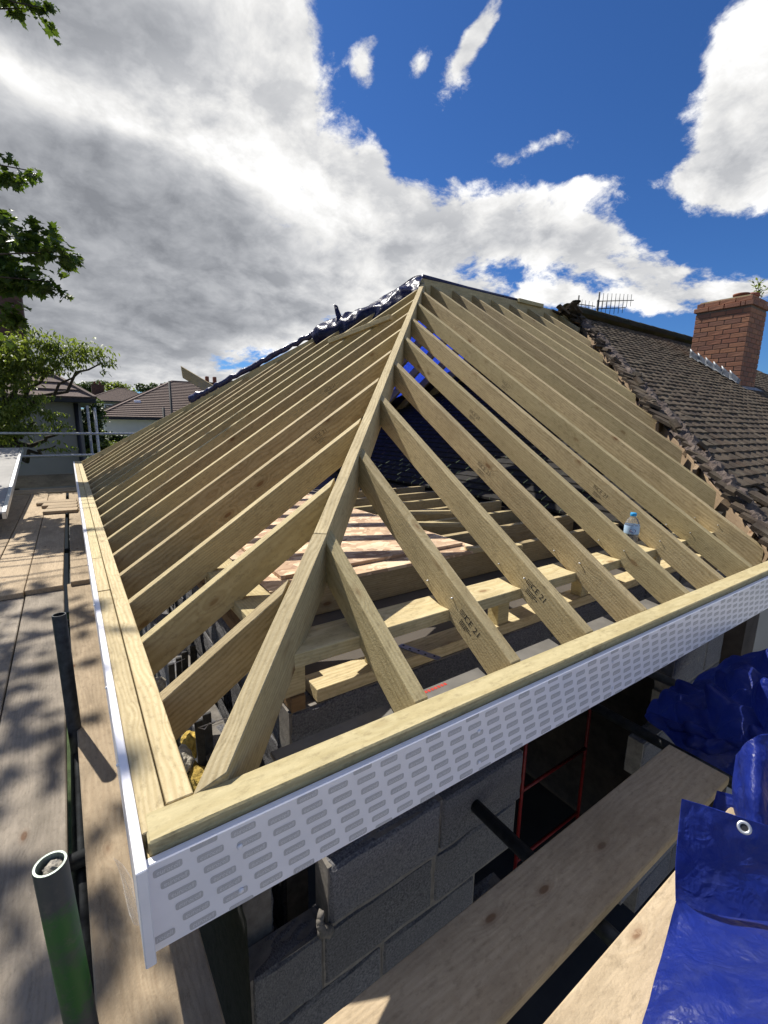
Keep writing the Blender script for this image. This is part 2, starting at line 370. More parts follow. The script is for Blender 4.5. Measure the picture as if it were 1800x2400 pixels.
def box_mesh(x0, x1, y0, y1, z0, z1, bev=.003, rough=0, cuts=0):
    bm = bmesh.new(); hexa(bm, boxc(x0, x1, y0, y1, z0, z1))
    if bev: bmesh.ops.bevel(bm, geom=list(bm.edges), offset=bev, segments=1, affect='EDGES', profile=.5)
    if cuts: bmesh.ops.subdivide_edges(bm, edges=[e for e in bm.edges if e.calc_length() > .05], cuts=cuts, use_grid_fill=True)
    if rough:
        for v in bm.verts: v.co += V((random.uniform(-1, 1), random.uniform(-1, 1), random.uniform(-1, 1)))*rough
    bmesh.ops.recalc_face_normals(bm, faces=bm.faces)
    return finish(bm)
def timber(name, p0, p1, w, d, parent=None, mat=None, up=(0, 0, 1), cut0=None, cut1=None, bev=.002):
    """sawn timber: top centre line p0-p1, width w, depth d below; ends cut by planes (point, normal)"""
    p0 = V(p0); p1 = V(p1); M = frame(p1-p0, up, p0)
    ex, ey, ez = M.col[0].xyz, M.col[1].xyz, M.col[2].xyz
    L = (p1-p0).length; c = []
    for end, cut in ((0, cut0), (1, cut1)):
        for y in (-w/2, w/2):
            for z in (-d, 0):
                if cut is None: x = L*end
                else:
                    q = p0+ey*y+ez*z; n = V(cut[1]); x = (V(cut[0])-q).dot(n)/ex.dot(n)
                c.append(V((x, y, z)))
    bm = bmesh.new(); hexa(bm, c)
    bmesh.ops.recalc_face_normals(bm, faces=bm.faces)
    if bev: bmesh.ops.bevel(bm, geom=list(bm.edges), offset=bev, segments=1, affect='EDGES', profile=.5)
    return link(name, finish(bm), parent, mat or MW, M)
def tube(bm, pts, r, seg=10, cap=True):
    pts = [V(p) for p in pts]; rs = r if isinstance(r, (list, tuple)) else [r]*len(pts); rings = []
    for i, p in enumerate(pts):
        d = (pts[min(i+1, len(pts)-1)]-pts[max(i-1, 0)]).normalized()
        a = d.cross(V((0, 0, 1)) if abs(d.z) < .95 else V((1, 0, 0))).normalized(); b = d.cross(a)
        rings.append([bm.verts.new(p+(a*math.cos(2*math.pi*k/seg)+b*math.sin(2*math.pi*k/seg))*rs[i]) for k in range(seg)])
    for A, B in zip(rings, rings[1:]):
        for k in range(seg): bm.faces.new((A[k], A[(k+1) % seg], B[(k+1) % seg], B[k]))
    if cap: bm.faces.new(rings[0][::-1]); bm.faces.new(rings[-1])
def tube_obj(name, pts, r, parent=None, mat=None, seg=12):
    bm = bmesh.new(); o = V(pts[0]); tube(bm, [V(p)-o for p in pts], r, seg)
    bmesh.ops.recalc_face_normals(bm, faces=bm.faces)
    return link(name, finish(bm, smooth=True), parent, mat or MGALV, Matrix.Translation(o))
def hollow_pole(name, top, bot, mat, label, group=None, r=.0242, rimmat=None, plug=True):
    top = V(top); bot = V(bot); e = empty(name, bot, label, 'pole', group)
    M = frame((1, 0, 0), (top-bot).normalized(), top)
    ez = (top-bot).normalized(); ax = ez.orthogonal().normalized(); ay = ez.cross(ax)
    M = Matrix(((ax.x, ay.x, ez.x, top.x), (ax.y, ay.y, ez.y, top.y), (ax.z, ay.z, ez.z, top.z), (0, 0, 0, 1)))
    L = (top-bot).length; n = 24; bm = bmesh.new()
    prof = [(r, -L), (r, -.002), (r-.001, 0)]
    rings = [[bm.verts.new((q*math.cos(2*math.pi*k/n), q*math.sin(2*math.pi*k/n), z)) for k in range(n)] for q, z in prof]
    for A, B in zip(rings, rings[1:]):
        for k in range(n): bm.faces.new((A[k], A[(k+1) % n], B[(k+1) % n], B[k]))
    link('tube', finish(bm, smooth=True), e, mat, M)
    bm = bmesh.new(); prof = [(r-.001, 0), (r-.0045, 0), (r-.0045, -.06), (.0005, -.06)]
    rings = [[bm.verts.new((q*math.cos(2*math.pi*k/n), q*math.sin(2*math.pi*k/n), z)) for k in range(n)] for q, z in prof]
    for A, B in zip(rings, rings[1:]):
        for k in range(n): bm.faces.new((A[k], A[(k+1) % n], B[(k+1) % n], B[k]))
    link('rim', finish(bm), e, rimmat or mat, M)
    if plug:
        bm = bmesh.new(); bmesh.ops.create_icosphere(bm, subdivisions=3, radius=.015)
        for v in bm.verts:
            v.co = V((v.co.x, v.co.y*1.1, v.co.z*.7))*(1+.35*mnoise.noise(v.co*140))
        link('sand_plug', finish(bm), e, MLITE, M @ Matrix.Translation((.002, -.003, -.014)))
    return e
def patch(rows, nu=40, nv=40, amp=.02, fr=9, seed=0, thick=.0015, fr2=26, edge=True):
    """crumpled cloth through a grid of 3D control points (Catmull-Rom) with folds"""
    R = len(rows); Cn = len(rows[0])
    def cr(p0, p1, p2, p3, s): return .5*((2*p1)+(p2-p0)*s+(2*p0-5*p1+4*p2-p3)*s*s+(3*p1-p0-3*p2+p3)*s**3)
    def row(r, u):
        x = u*(Cn-1); i = min(int(x), Cn-2); g = lambda k: V(rows[r][max(0, min(Cn-1, k))])
        return cr(g(i-1), g(i), g(i+1), g(i+2), x-i)
    pts = []
    for j in range(nv+1):
        y = j/nv*(R-1); i = min(int(y), R-2); L = []
        for k in range(nu+1):
            u = k/nu; g = lambda q: row(max(0, min(R-1, q)), u)
            L.append(cr(g(i-1), g(i), g(i+1), g(i+2), y-i))
        pts.append(L)
    cen = V((0, 0, 0)); cnt = 0
    for L in pts:
        for p in L: cen += p; cnt += 1
    cen /= cnt; out = [[None]*(nu+1) for _ in range(nv+1)]
    for j in range(nv+1):
        for k in range(nu+1):
            du = pts[j][min(nu, k+1)]-pts[j][max(0, k-1)]; dv = pts[min(nv, j+1)][k]-pts[max(0, j-1)][k]
            n = du.cross(dv); n = n.normalized() if n.length > 1e-9 else V((0, 0, 1))
            p = pts[j][k]; s = V((seed*3.1, seed*1.7, 0))
            q = p*fr+s; q = q+.6*V((mnoise.noise(p*fr*.6+s), mnoise.noise(p*fr*.6+s+V((9, 0, 0))), mnoise.noise(p*fr*.6+s+V((0, 9, 0)))))
            a = 1-2*abs(mnoise.noise(q)); b2 = mnoise.voronoi(p*fr2*.5+s*.7+.3*V((mnoise.noise(q), mnoise.noise(q+V((3, 0, 0))), 0)))[0][0]
            uu, vv = k/nu, j/nv; ed = min(1, .25+6*min(uu, 1-uu, vv, 1-vv)) if edge else 1
            out[j][k] = p+n*(amp*ed*(.55*(a-.4)+.75*(b2-.45)))
    bm = bmesh.new(); vs = [[bm.verts.new(p-cen) for p in L] for L in out]
    for j in range(nv):
        for k in range(nu): bm.faces.new((vs[j][k], vs[j][k+1], vs[j+1][k+1], vs[j+1][k]))
    if thick: bmesh.ops.solidify(bm, geom=list(bm.faces), thickness=thick)
    return finish(bm, smooth=True), Matrix.Translation(cen)

# ================================================================== the setting
GZ = -5.0
def sheet(name, pts, mat, kind='structure'):
    bm = bmesh.new(); bm.faces.new([bm.verts.new(p) for p in pts])
    o = link(name, finish(bm), None, mat); o['kind'] = kind; return o
sheet('ground', [(-900, -900, GZ), (900, -900, GZ), (900, 900, GZ), (-900, 900, GZ)], MGRASS)
sheet('bounce_ground', [(-14, -22, GZ+.01), (20, -22, GZ+.01), (20, -1.2, GZ+.01), (-14, -1.2, GZ+.01)], simple('pale_bounce', (.36, .345, .32), .95, var=.1, nscale=1.5, bump=.4, bscale=20))  # unseen pale ground added to bounce sunlight up onto the fascia
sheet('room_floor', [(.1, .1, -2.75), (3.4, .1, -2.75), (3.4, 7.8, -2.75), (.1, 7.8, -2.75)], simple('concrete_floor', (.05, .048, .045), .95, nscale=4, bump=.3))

# ================================================================== new timber roof
T1, T2 = .6389, .6756             # slopes of the front and left roof planes
AP = V((3.62, 3.83, 2.446))       # apex of the hips
YC = 8.05                         # far hip corner
FS = -.0183                       # the front eave runs a little out of square
def ybeam(x): return .0345+FS*x
roof = empty('timber_roof_frame', (0, 0, 0), 'new hip roof frame of pale treated timber rafters', 'roof')
# --- hip rafters
hipd = V((3.62, 3.83, 0)).normalized(); hipn = V((-hipd.y, hipd.x, 0))
J0 = V((.565, .575, .366))
cutJ = (J0, V((hipd.x, hipd.y, .0)))
timber('hip_rafter', J0, AP+V((0, 0, .012)), .050, .175, roof, MWS, cut0=cutJ, cut1=(AP, V((1, 0, 0))))
lowA = V((.045, .045, .018))
timber('hip_rafter', lowA, J0-V((hipd.x, hipd.y, .48))*.003, .052, .165, roof, MWS, cut0=((0, .030, 0), (0, 1, 0)), cut1=(J0-hipd*.002, V((hipd.x, hipd.y, 0))))
FC = V((0, YC, 0))
fd = (V((3.62, 3.83, 0))-FC).normalized(); fn = V((-fd.y, fd.x, 0))
timber('hip_rafter', FC+V((0, 0, .05)), AP+V((0, 0, .03)), .05, .20, roof, MWS)
# --- front jack and common rafters
front_x = [.621, 1.011, 1.42, 1.817, 2.21, 2.595, 2.977, 3.39, 3.77, 4.14, 4.50, 4.86, 5.24, 5.63, 6.02, 6.38]
W_, D_ = .047, .1265
hip_cut_r = (V((0, 0, 0))+V((hipd.y, -hipd.x, 0))*.026, hipn)
OH0, OH1 = V((3.36, .06, .04)), V((6.62, 3.72, 2.40))           # line of the old hip
ohd = V((OH1.x-OH0.x, OH1.y-OH0.y, 0)).normalized(); ohn = V((-ohd.y, ohd.x, 0))
front_raf = []
for k, x in enumerate(front_x):
    xc = x-W_/2; dz = random.uniform(-.003, .003)
    dz -= ybeam(xc)*T1*(.8 if k < 7 else 0)
    a = V((xc, 0, dz)); b = V((xc+random.uniform(-.006, .006), 3.6, 3.6*T1+dz*.4))
    c0 = ((0, ybeam(xc), 0), (0, 1, 0)) if k < 7 else (OH0, ohn)
    c1 = hip_cut_r if x < 3.55 else ((0, 3.812, 0), (0, 1, 0))
    if k == 15: c0 = ((0, 3.45, 0), (0, 1, 0))
    o = timber('rafter', a, b, W_, D_, roof, MW, cut0=c0, cut1=c1); front_raf.append(o)
# --- left jack rafters
hip_cut_l = (V((0, 0, 0))-V((hipd.y, -hipd.x, 0))*.026, hipn)
far_cut = (FC+V((fd.y, -fd.x, 0))*.026, fn)
left_raf = []
for k in range(19):
    y = .412+.4036*k+(.0 if k else 0); yc = y+W_/2; dz = random.uniform(-.004, .003)
    a = V((0, yc, dz)); b = V((3.4, yc+random.uniform(-.018, .018), 3.4*T2+dz+random.uniform(-.012, .012)))
    c1 = hip_cut_l if yc < 3.83 else far_cut
    o = timber('rafter', a, b, W_, D_, roof, MW, cut0=((-.002, 0, 0), (1, 0, 0)), cut1=c1); left_raf.append(o)
# --- back slope rafters
T3 = 2.446/(YC-3.83)
for k in range(16):
    x = .62+.4*k; xc = x
    a = V((xc, YC, 0)); b = V((xc, 3.9, (YC-3.9)*T3))
    ctop = (FC-V((fd.y, -fd.x, 0))*.026, fn) if x < 3.6 else ((0, 3.85, 0), (0, 1, 0))
    timber('rafter', a, b, W_, D_, roof, MW, cut1=ctop)
# --- ridge board
timber('ridge_board', (3.55, 3.83, 2.50), (6.75, 3.83, 2.505), .032, .20, roof, MWS)
timber('ridge_board', (5.35, 3.80, 2.535), (5.9, 3.80, 2.537), .047, .05, roof, MWS)
# --- eaves
bA, bB = V((-.094, ybeam(-.094)-.0385, 0)), V((3.42, ybeam(3.42)-.0385, 0))
timber('eave_beam', bA, bB, .077, .092, roof, MWS, bev=.004)
timber('eave_plate', (-.0262, .036, -.001), (-.0262, 8.72, -.001), .051, .095, roof, MWS, cut0=((0, .037, 0), (-FS, 1, 0)))
for y0, y1 in ((-.012, 1.432), (1.440, 2.008), (2.013, 5.2), (5.204, 8.72)):
    timber('eave_plate', (-.0785, y0, random.uniform(-.003, .001)), (-.0785, y1, random.uniform(-.003, .001)), .046, .095, roof, MWS)
timber('packing_piece', (-.0785, -.05, -.03), (-.0785, -.014, -.03), .04, .06, roof, MW)
# far end plate
timber('eave_plate', (-.1, 8.74, 0), (.35, 8.74, 0), .04, .095, roof, MWS)
# --- plates on the inner leaf
timber('pole_plate', (.335, .389, .078), (3.36, .389-.0, .078), .147, .046, roof, MWS)
timber('pole_plate', (.389, .56, .078), (.389, 7.8, .078), .147, .046, roof, MW)
timber('wall_plate', (.352, .412, -.095), (.40, .412, -.095), .105, .05, roof, MWB)
timber('wall_plate', (.442, .412, -.095), (3.36, .412, -.095), .102, .047, roof, MWS)
timber('wall_plate', (.412, .50, -.095), (.412, 7.8, -.095), .102, .047, roof, MWB)
for x in (.37, .70, 1.34, 1.96, 2.72):
    timber('stud', (x-.035, .40, .032), (x+.035, .40, .032), .06, .127, roof, MWS)
for y in (.8, 1.5, 2.3): timber('stud', (.40, y-.03, .032), (.40, y+.03, .032), .06, .127, roof, MW)

# --- fascia boards with printed protective film
fex = V((1, FS, 0)).normalized(); fout = V((FS, -1, 0)).normalized()
fo = V((-.104, ybeam(-.104)-.0775-.0015, -.027))
FM = Matrix(((fex.x, -fout.x, 0, fo.x), (fex.y, -fout.y, 0, fo.y), (0, 0, 1, fo.z), (0, 0, 0, 1)))
FLEN, FH = 3.55, .194
ff = link('fascia_board', box_mesh(0, FLEN, -.018, 0, -FH, 0, .002), roof, MPVC, FM)
ff['label'] = 'white plastic fascia board printed with grey maker stamps along the front eave'
def text_mesh(s, size, shear=0):
    cu = bpy.data.curves.new('txt', 'FONT'); cu.body = s; cu.size = size; cu.align_x = 'CENTER'; cu.align_y = 'CENTER'
    cu.resolution_u = 2; cu.shear = shear
    o = bpy.data.objects.new('txt', cu); COL.objects.link(o); bpy.context.view_layer.update()
    me = bpy.data.meshes.new_from_object(o.evaluated_get(bpy.context.evaluated_depsgraph_get()))
    vs = [v.co.copy() for v in me.vertices]; fs = [tuple(p.vertices) for p in me.polygons]
    bpy.data.objects.remove(o); bpy.data.curves.remove(cu); bpy.data.meshes.remove(me)
    return vs, fs
tv, tf = text_mesh('eurocell', .0152, .22)
mx = max(v.x for v in tv)-min(v.x for v in tv); tv = [V((v.x*.040/mx, v.y*.92, 0)) for v in tv]
def film(parent, M, L, H, seed, y=-.0183, sx=1, gap=None):
    """rounded stamps with the maker's name in a slanting lattice, one flat printed film"""
    rng = random.Random(seed); verts = []; faces = []; mi = []
    def add(vs, fs, m):
        o = len(verts); verts.extend(vs); faces.extend([tuple(i+o for i in f) for f in fs]); mi.extend([m]*len(fs))
    hw, hh, r = .0248, .0082, .0045; pill = []
    for cx, cy, a0 in ((hw-r, hh-r, 0), (-hw+r, hh-r, 90), (-hw+r, -hh+r, 180), (hw-r, -hh+r, 270)):
        for i in range(4): a = rad(a0+30*i); pill.append((cx+r*math.cos(a), cy+r*math.sin(a)))
    for i in range(-4, int(L/.070)+8):
        z0 = -.0235-((i*.0125) % .0312)+.0312
        for j in range(9):
            x = .025+i*.0745+j*.0105-((i*.0125)//.0312)*.0105; z = z0-j*.0312
            if x < hw-.012 or x > L-hw or z > -.001 or z < -H+.001: continue
            zt, zb = z+hh, z-hh
            clipt = min(zt, -.0015); clipb = max(zb, -H+.0015)
            if clipt-clipb < .004: continue
            xl = max(0.004, x-hw)
            add([V((max(xl, x+px), y, min(clipt, max(clipb, z+pz)))) for px, pz in pill], [tuple(range(len(pill)))], 0)
            if clipt-clipb > .012:
                add([V((max(xl+.002, x+v.x), y-.0003, min(clipt-.001, max(clipb+.001, z+v.y)))) for v in tv], tf, 1)
    me = bpy.data.meshes.new('film'); me.from_pydata([tuple(v) for v in verts], [], faces)
    me.materials.append(MFILM); me.materials.append(MFILMT); me.polygons.foreach_set('material_index', mi)
    return link('printed_film', me, parent, None, M)
film(ff, FM, FLEN, FH, 3)
for x, z in ((.165, -.052), (.163, -.158), (.83, -.06), (.84, -.165), (1.5, -.05), (1.52, -.16), (2.1, -.07), (2.12, -.15)):
    bm = bmesh.new(); bmesh.ops.create_uvsphere(bm, u_segments=10, v_segments=6, radius=.006)
    for v in bm.verts: v.co.y *= .5
    link('nail_head', finish(bm, smooth=True), ff, MPVC, FM @ Matrix.Translation((x, -.0195, z)))
lf = link('fascia_board', box_mesh(-.1205, -.1025, -.092, 8.76, -.208, -.001, .002), roof, MPVC)
lf['label'] = 'white plastic fascia board edge along the left eave'
for y in (.25, .62, 1.35, 2.0):
    bm = bmesh.new(); bmesh.ops.create_uvsphere(bm, u_segments=8, v_segments=5, radius=.005)
    link('nail_head', finish(bm, smooth=True), lf, MPVC, Matrix.Translation((-.121, y, -.03)))
# torn clear film at the corner
me, M = patch([[(-.15, -.03, -.005), (-.137, -.06, .0), (-.126, -.094, -.004)], [(-.142, -.02, -.06), (-.133, -.06, -.06), (-.124, -.097, -.06)], [(-.136, -.05, -.12), (-.13, -.075, -.115), (-.123, -.097, -.10)]], 10, 10, .006, 30, 4, .0004)
link('torn_film', me, lf, MFILMC, M)

# --- timber grade stamps on the -X faces of the front rafters
sv1, sf1 = text_mesh('CE 21', .036)
bars = [(-.072, .02, .03, .004), (-.072, .012, .026, .004), (-.072, .004, .032, .004), (-.05, -.014, .05, .0045), (-.05, -.022, .065, .0045), (-.05, -.030, .04, .0045)]
def stamp(o, x, z, side=1, ink=None):
    """ink stamp on a broad face of a rafter (rafter local frame): mark plus rows of unreadable small print"""
    f = -side; rng = random.Random(int(x*1000)); vs = [V((x+f*v.x, side*(W_/2+.0006), z+v.y+.012)) for v in sv1]; fs = [tuple(q) for q in sf1]
    for bx, bz, bl, bh in bars:
        c = bx
        while c < bx+bl:
            l = rng.uniform(.003, .008); i = len(vs)
            vs += [V((x+f*c, side*(W_/2+.0006), z+bz)), V((x+f*(c+l), side*(W_/2+.0006), z+bz)), V((x+f*(c+l), side*(W_/2+.0006), z+bz+bh)), V((x+f*c, side*(W_/2+.0006), z+bz+bh))]
            fs.append((i, i+1, i+2, i+3)); c += l+.0025
    me = bpy.data.meshes.new('stamp'); me.from_pydata([tuple(v) for v in vs], [], fs)
    link('ink_stamp', me, o, ink or MSTAMP, _world(o))
for k, x in ((1, .20), (2, .24), (3, 1.05), (4, 1.62), (5, .75), (6, 2.1)):
    stamp(front_raf[k], x, random.uniform(-.085, -.06), 1, MINK if k < 3 else MINK2)
for k, x in ((3, 1.3), (5, 1.9), (9, .9)):
    stamp(left_raf[k], x, -.06, -1, MINK2)
# --- nails by the birdsmouths
for k in range(1, 8):
    o = front_raf[k]; x0 = front_x[k]-W_
    for dy, dz in ((.30, .13), (.44, .155)):
        tube_obj('nail', [(x0-.008, dy, dz), (x0+.01, dy, dz)], .0028, o, MWIRE, 6)

# --- metal restraint strap on the wall plate
sv = box_mesh(-.06, .115, -.015, .015, 0, .002, 0)
so = link('restraint_strap', sv, None, MGALV, frame((.35, -.93, 0), (0, 0, 1), (.865, .40, -.0938)))
tag(so, 'flat galvanised steel strap with holes lying across the wall plate', 'metal strap')
for i in range(5):
    link('nail_hole', box_mesh(-.004, .004, -.004, .004, 0, .0006, 0), so, MINK, _world(so) @ Matrix.Translation((-.045+.034*i, .004*(-1)**i, .0022)))

# ================================================================== blockwork
BLK = [box_mesh(0, .44, 0, .10, 0, .215, .009, .0035, 4) for _ in range(4)]
def block_wall(name, label, org, ang, L, courses, ztop, holes=lambda s, z: False, thick=.10, base=None, start=lambda c: 0.0):
    e = empty(name, (org[0], org[1], ztop-.225*courses), label, 'wall')
    R = Matrix.Rotation(ang, 4, 'Z'); segs = []
    for c in range(courses):
        z = ztop-.225*(c+1); s = start(c); first = True
        while s < L-.03:
            l = (.44 if not first or c % 2 == 0 else .215); first = False
            l = min(l, L-s-.0)
            if l < .04: break
            if not holes(s+l/2, z+.1):
                M = Matrix.Translation((org[0], org[1], z+.005)) @ R @ Matrix.Translation((s, random.uniform(-.005, .004), random.uniform(-.002, .002))) @ Matrix.Rotation(random.uniform(-.006, .006), 4, 'Z') @ Matrix.Diagonal((l/.44, thick/.10, 1, 1))
                link('block', random.choice(BLK), e, MBLOCK, M)
                segs.append((s, l, z))
            s += l+.010
    bm = bmesh.new()
    for s, l, z in segs: hexa(bm, [R @ p for p in boxc(s-.006, s+l+.006, .007, thick-.007, z-.006, z+.219)])
    link('mortar', finish(bm), e, MMORT, Matrix.Translation((org[0], org[1], 0)))
    if base is not None:
        zb = ztop-.225*courses
        link('wall_base', box_mesh(0, L, .002, thick-.002, base, zb-.001, 0), e, MREND2, Matrix.Translation((org[0], org[1], 0)) @ R)
    return e
op = lambda s, z: 1.08-.135 < s < 2.52-.135 and z > -2.4
block_wall('block_wall', 'outer grey concrete block wall under the printed fascia, with a dark opening', (.135, .16), 0, 3.2, 8, -.555,
           lambda s, z: op(s, z), start=lambda c: .245 if c == 0 else 0)
block_wall('block_wall', 'inner grey block wall carrying the front timber plates behind the rafters', (.352, .362), 0, 3.0, 2, -.144)
block_wall('block_wall', 'long grey block wall below the left eave, next to the scaffold', (.235, .262), math.pi/2, 7.5, 8, -.33)
block_wall('block_wall', 'inner block wall under the left rafters beside the loft boards', (.462, .50), math.pi/2, 7.2, 9, -.144)
block_wall('block_wall', 'far block wall of the room below the roof timbers', (.25, 7.9), 0, 3.2, 3, -.30, base=-2.8)
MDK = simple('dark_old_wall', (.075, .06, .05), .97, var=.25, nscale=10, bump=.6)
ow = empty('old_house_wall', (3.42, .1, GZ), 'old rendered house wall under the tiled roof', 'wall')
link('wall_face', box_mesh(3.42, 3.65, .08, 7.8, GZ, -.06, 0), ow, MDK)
link('wall_face', box_mesh(3.66, 13.5, .08, .3, GZ, -.1, 0), ow, MREND2)
# mortar smear where the top block stops short
bm = bmesh.new()
for i in range(9):
    a = i/8; p = V((.372-.035*math.sin(a*2.2), .155-.012*math.sin(a*3.14), -.775+.075*a))
    bmesh.ops.create_icosphere(bm, subdivisions=2, radius=.016*(1-.3*a), matrix=Matrix.Translation(p))
for v in bm.verts: v.co += V((1, 1, 1))*.008*mnoise.noise(v.co*60)
tag(link('mortar_lump', finish(bm, smooth=True), None, MMORT), 'squeezed mortar lump at the end of the top block', 'mortar')

# cavity rubble seen between the first left rafters
def pz(x, y, z): return at(260+.2411*x, 1380+.2411*y, 'z', z)
def rock(name, c, r, mat, label, cat, sc=(1, 1, 1), seed=0, group=None, sub=3):
    bm = bmesh.new(); bmesh.ops.create_icosphere(bm, subdivisions=sub, radius=1)
    for v in bm.verts:
        d = 1+.35*mnoise.noise(v.co*1.6+V((seed, 0, 0)))+.18*mnoise.noise(v.co*5+V((0, seed, 0)))
        v.co = V((v.co.x*sc[0], v.co.y*sc[1], v.co.z*sc[2]))*d*r
    return tag(link(name, finish(bm), None, mat, Matrix.Translation(c)), label, cat, group)
rock('insulation_wool', pz(775, 1520, -.36), .05, MINSUL, 'upper yellow insulation tuft in the wall cavity', 'insulation', (.6, 1.2, .6), 1)
rock('insulation_wool', pz(875, 1860, -.36), .05, MINSUL, 'yellow insulation tuft in the cavity beside the hip foot', 'insulation', (.6, 1.3, .6), 2)
rock('rubble_lump', pz(690, 1660, -.33), .05, MLITE, 'pale rubble lump on the wall top beside the left plate', 'rubble', (.7, 1.1, .5), 3)
rock('rubble_lump', pz(440, 930, -.33), .045, MLITE, 'small pale rubble lump further along the left wall top', 'rubble', (.8, 1.1, .5), 5)
for i, (a, b, wd) in enumerate([((855, 1290), (935, 1780), .026), ((935, 1220), (1020, 1600), .026), ((590, 740), (625, 860), .022), ((660, 680), (690, 800), .02), ((720, 620), (760, 720), .024), ((800, 560), (830, 680), .022), ((1150, 240), (1200, 360), .03)]):
    p = pz(*a, -.18); q = pz(*b, -.42)
    q = V((p.x+.01, q.y*.35+p.y*.65, -.55))
    o = timber('slate_strip', p, q, wd, .012, None, MSLATE, up=(0, -1, .2), bev=.002)
    tag(o, ['longest dark slate strip in the cavity beside the hip foot', 'dark slate strip just right of the longest one by the hip foot', 'leftmost small dark slate strip between the second and third left rafters', 'small dark slate strip right of the leftmost, near the short wire', 'third small dark slate strip behind the short wire', 'dark slate strip close under the third left rafter', 'pale-edged slate strip by the end of the left plate'][i], 'slate strip', 'slate strips in the cavity')
wp = [pz(1200, 1240, -.1), pz(1080, 1270, -.1), pz(960, 1310, -.1), pz(850, 1350, -.1), pz(910, 1365, -.1), pz(960, 1300, -.1)]
tag(tube_obj('wire', wp, .0016, None, MWIRE, 6), 'thin bent white wire poking out beside the hip rafter', 'wire')
wp = [pz(720, 680, -.1), pz(650, 710, -.1), pz(590, 735, -.1)]
tag(tube_obj('wire', wp, .0014, None, MWIRE, 6), 'short thin white wire between the second and third left rafters', 'wire')
# white cavity strip behind the beam with red lettering, widened to block sun streaks
cs = link('cavity_strip', box_mesh(.215, 3.3, .012, .182, -.112, -.098, .003), None, simple('grey_foil_board', (.17, .16, .145), .6, nscale=12)); tag(cs, 'pale board with a red printed mark lying behind the eave beam', 'board')
for i in range(9): link('red_mark', box_mesh(.70+.014*i, .71+.014*i, .158, .17, -.0978, -.0972, 0), cs, MREDINK)
# ================================================================== loft boards and joists
for i in range(7):
    y = 1.0+.405*i if i else 1.01
    o = timber('ceiling_joist', (.47, y, 0), (3.41, y, 0), .047, .145, None, MW)
    tag(o, 'ceiling joist %s from the front, running across the loft under the roof' % ['nearest', 'second', 'third', 'fourth', 'fifth', 'sixth', 'seventh'][i], 'joist', 'ceiling joists')
for i, (x0, x1, y0, y1, z, lb) in enumerate([(.52, 1.86, .985, 3.5, .0015, 'lower strand board sheet laid on the loft joists, its torn edge to the front'),
                                             (.62, 1.80, 1.10, 3.3, .021, 'upper strand board sheet striped by rafter shadows')]):
    o = link('strand_board', box_mesh(x0, x1, y0, y1, z, z+.018, .001), None, MOSB); tag(o, lb, 'board')
for i, (a, b, w_, lb) in enumerate([((1.95, 1.75, .03), (2.35, 1.45, .03), .045, 'short pale offcut lying askew on the joists by the boards'), ((2.1, 2.15, .03), (2.5, 1.95, .03), .04, 'pale timber offcut behind the other offcut on the joists'),
                                    ((1.75, 1.02, .035), (2.1, .9, .035), .05, 'splintered offcut leaning at the front of the loft boards')]):
    tag(timber('timber_offcut', a, b, w_, .03, None, MWS), lb, 'offcut')

# ================================================================== red steel trestle and scaffold under the front
rt = empty('red_steel_frame', (2.33, .9, -2.75), 'red tubular steel frame standing in the dark opening', 'steel frame')
for x in (2.33, 3.14): tube_obj('post', [(x, .9, -2.75), (x, .9, -1.0)], .013, rt, MRED)
for z in (-1.25, -1.86, -2.48): tube_obj('rung', [(2.33, .9, z), (3.14, .9, z)], .013, rt, MRED)

cb = link('sun_block_board', box_mesh(.47, 3.41, .47, 7.8, -.160, -.148, 0), None, simple('dark_sun_block', (.10, .085, .07), .95, nscale=3)); tag(cb, 'dark board added as ceiling under the loft joists to block sun', 'ceiling')  # board added to stop sunlight reaching the room below

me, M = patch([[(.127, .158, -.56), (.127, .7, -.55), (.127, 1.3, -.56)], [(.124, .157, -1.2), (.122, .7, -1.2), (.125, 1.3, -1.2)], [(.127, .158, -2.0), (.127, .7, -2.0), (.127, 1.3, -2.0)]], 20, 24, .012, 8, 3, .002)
tag(link('shade_sheet', me, None, MSLATE, M), 'rough black sheet added as membrane hanging in the gap between the inner board and the block corner', 'shading')  # black sheet stands in for deep shade on the wall corner

# ================================================================== old tiled roof
oroof = empty('old_tiled_roof', (3.4, 0, -.05), 'old brown plain-tiled roof with a broken mortared hip edge beside the new rafters', 'roof')
ca = math.cos(math.atan(T1)); sa = math.sin(math.atan(T1))
def roofp(x, s, h): return V((x, s*ca-h*sa, s*sa+h*ca))      # s up the slope, h above the rafter plane
def tile_mesh(seed):
    r = random.Random(seed); bm = bmesh.new(); w_, l, th = .1625, .205, .026
    n = 3; top = []; bot = []
    for i in range(n+1):
        x = -w_/2+w_*i/n; cz = .006*(1-(2*i/n-1)**2)
        top.append([bm.verts.new((x+r.uniform(-.0015, .0015), y+r.uniform(-.003, .003), cz+th+r.uniform(-.001, .001))) for y in (0, l)])
        bot.append([bm.verts.new((x, y, cz)) for y in (0, l)])
    for i in range(n):
        bm.faces.new((top[i][0], top[i+1][0], top[i+1][1], top[i][1])); bm.faces.new((bot[i][1], bot[i+1][1], bot[i+1][0], bot[i][0]))
        bm.faces.new((bot[i][0], bot[i+1][0], top[i+1][0], top[i][0]))
    bm.faces.new((bot[0][1], bot[0][0], top[0][0], top[0][1])); bm.faces.new((bot[n][0], bot[n][1], top[n][1], top[n][0]))
    return finish(bm)
TM = [tile_mesh(i) for i in range(5)]
for m_ in TM: m_.materials.append(MTILE)
def hipx(y): return OH0.x+(y-OH0.y)*(OH1.x-OH0.x)/(OH1.y-OH0.y)
tiles = []; gauge = .102; SL = 3.86/ca
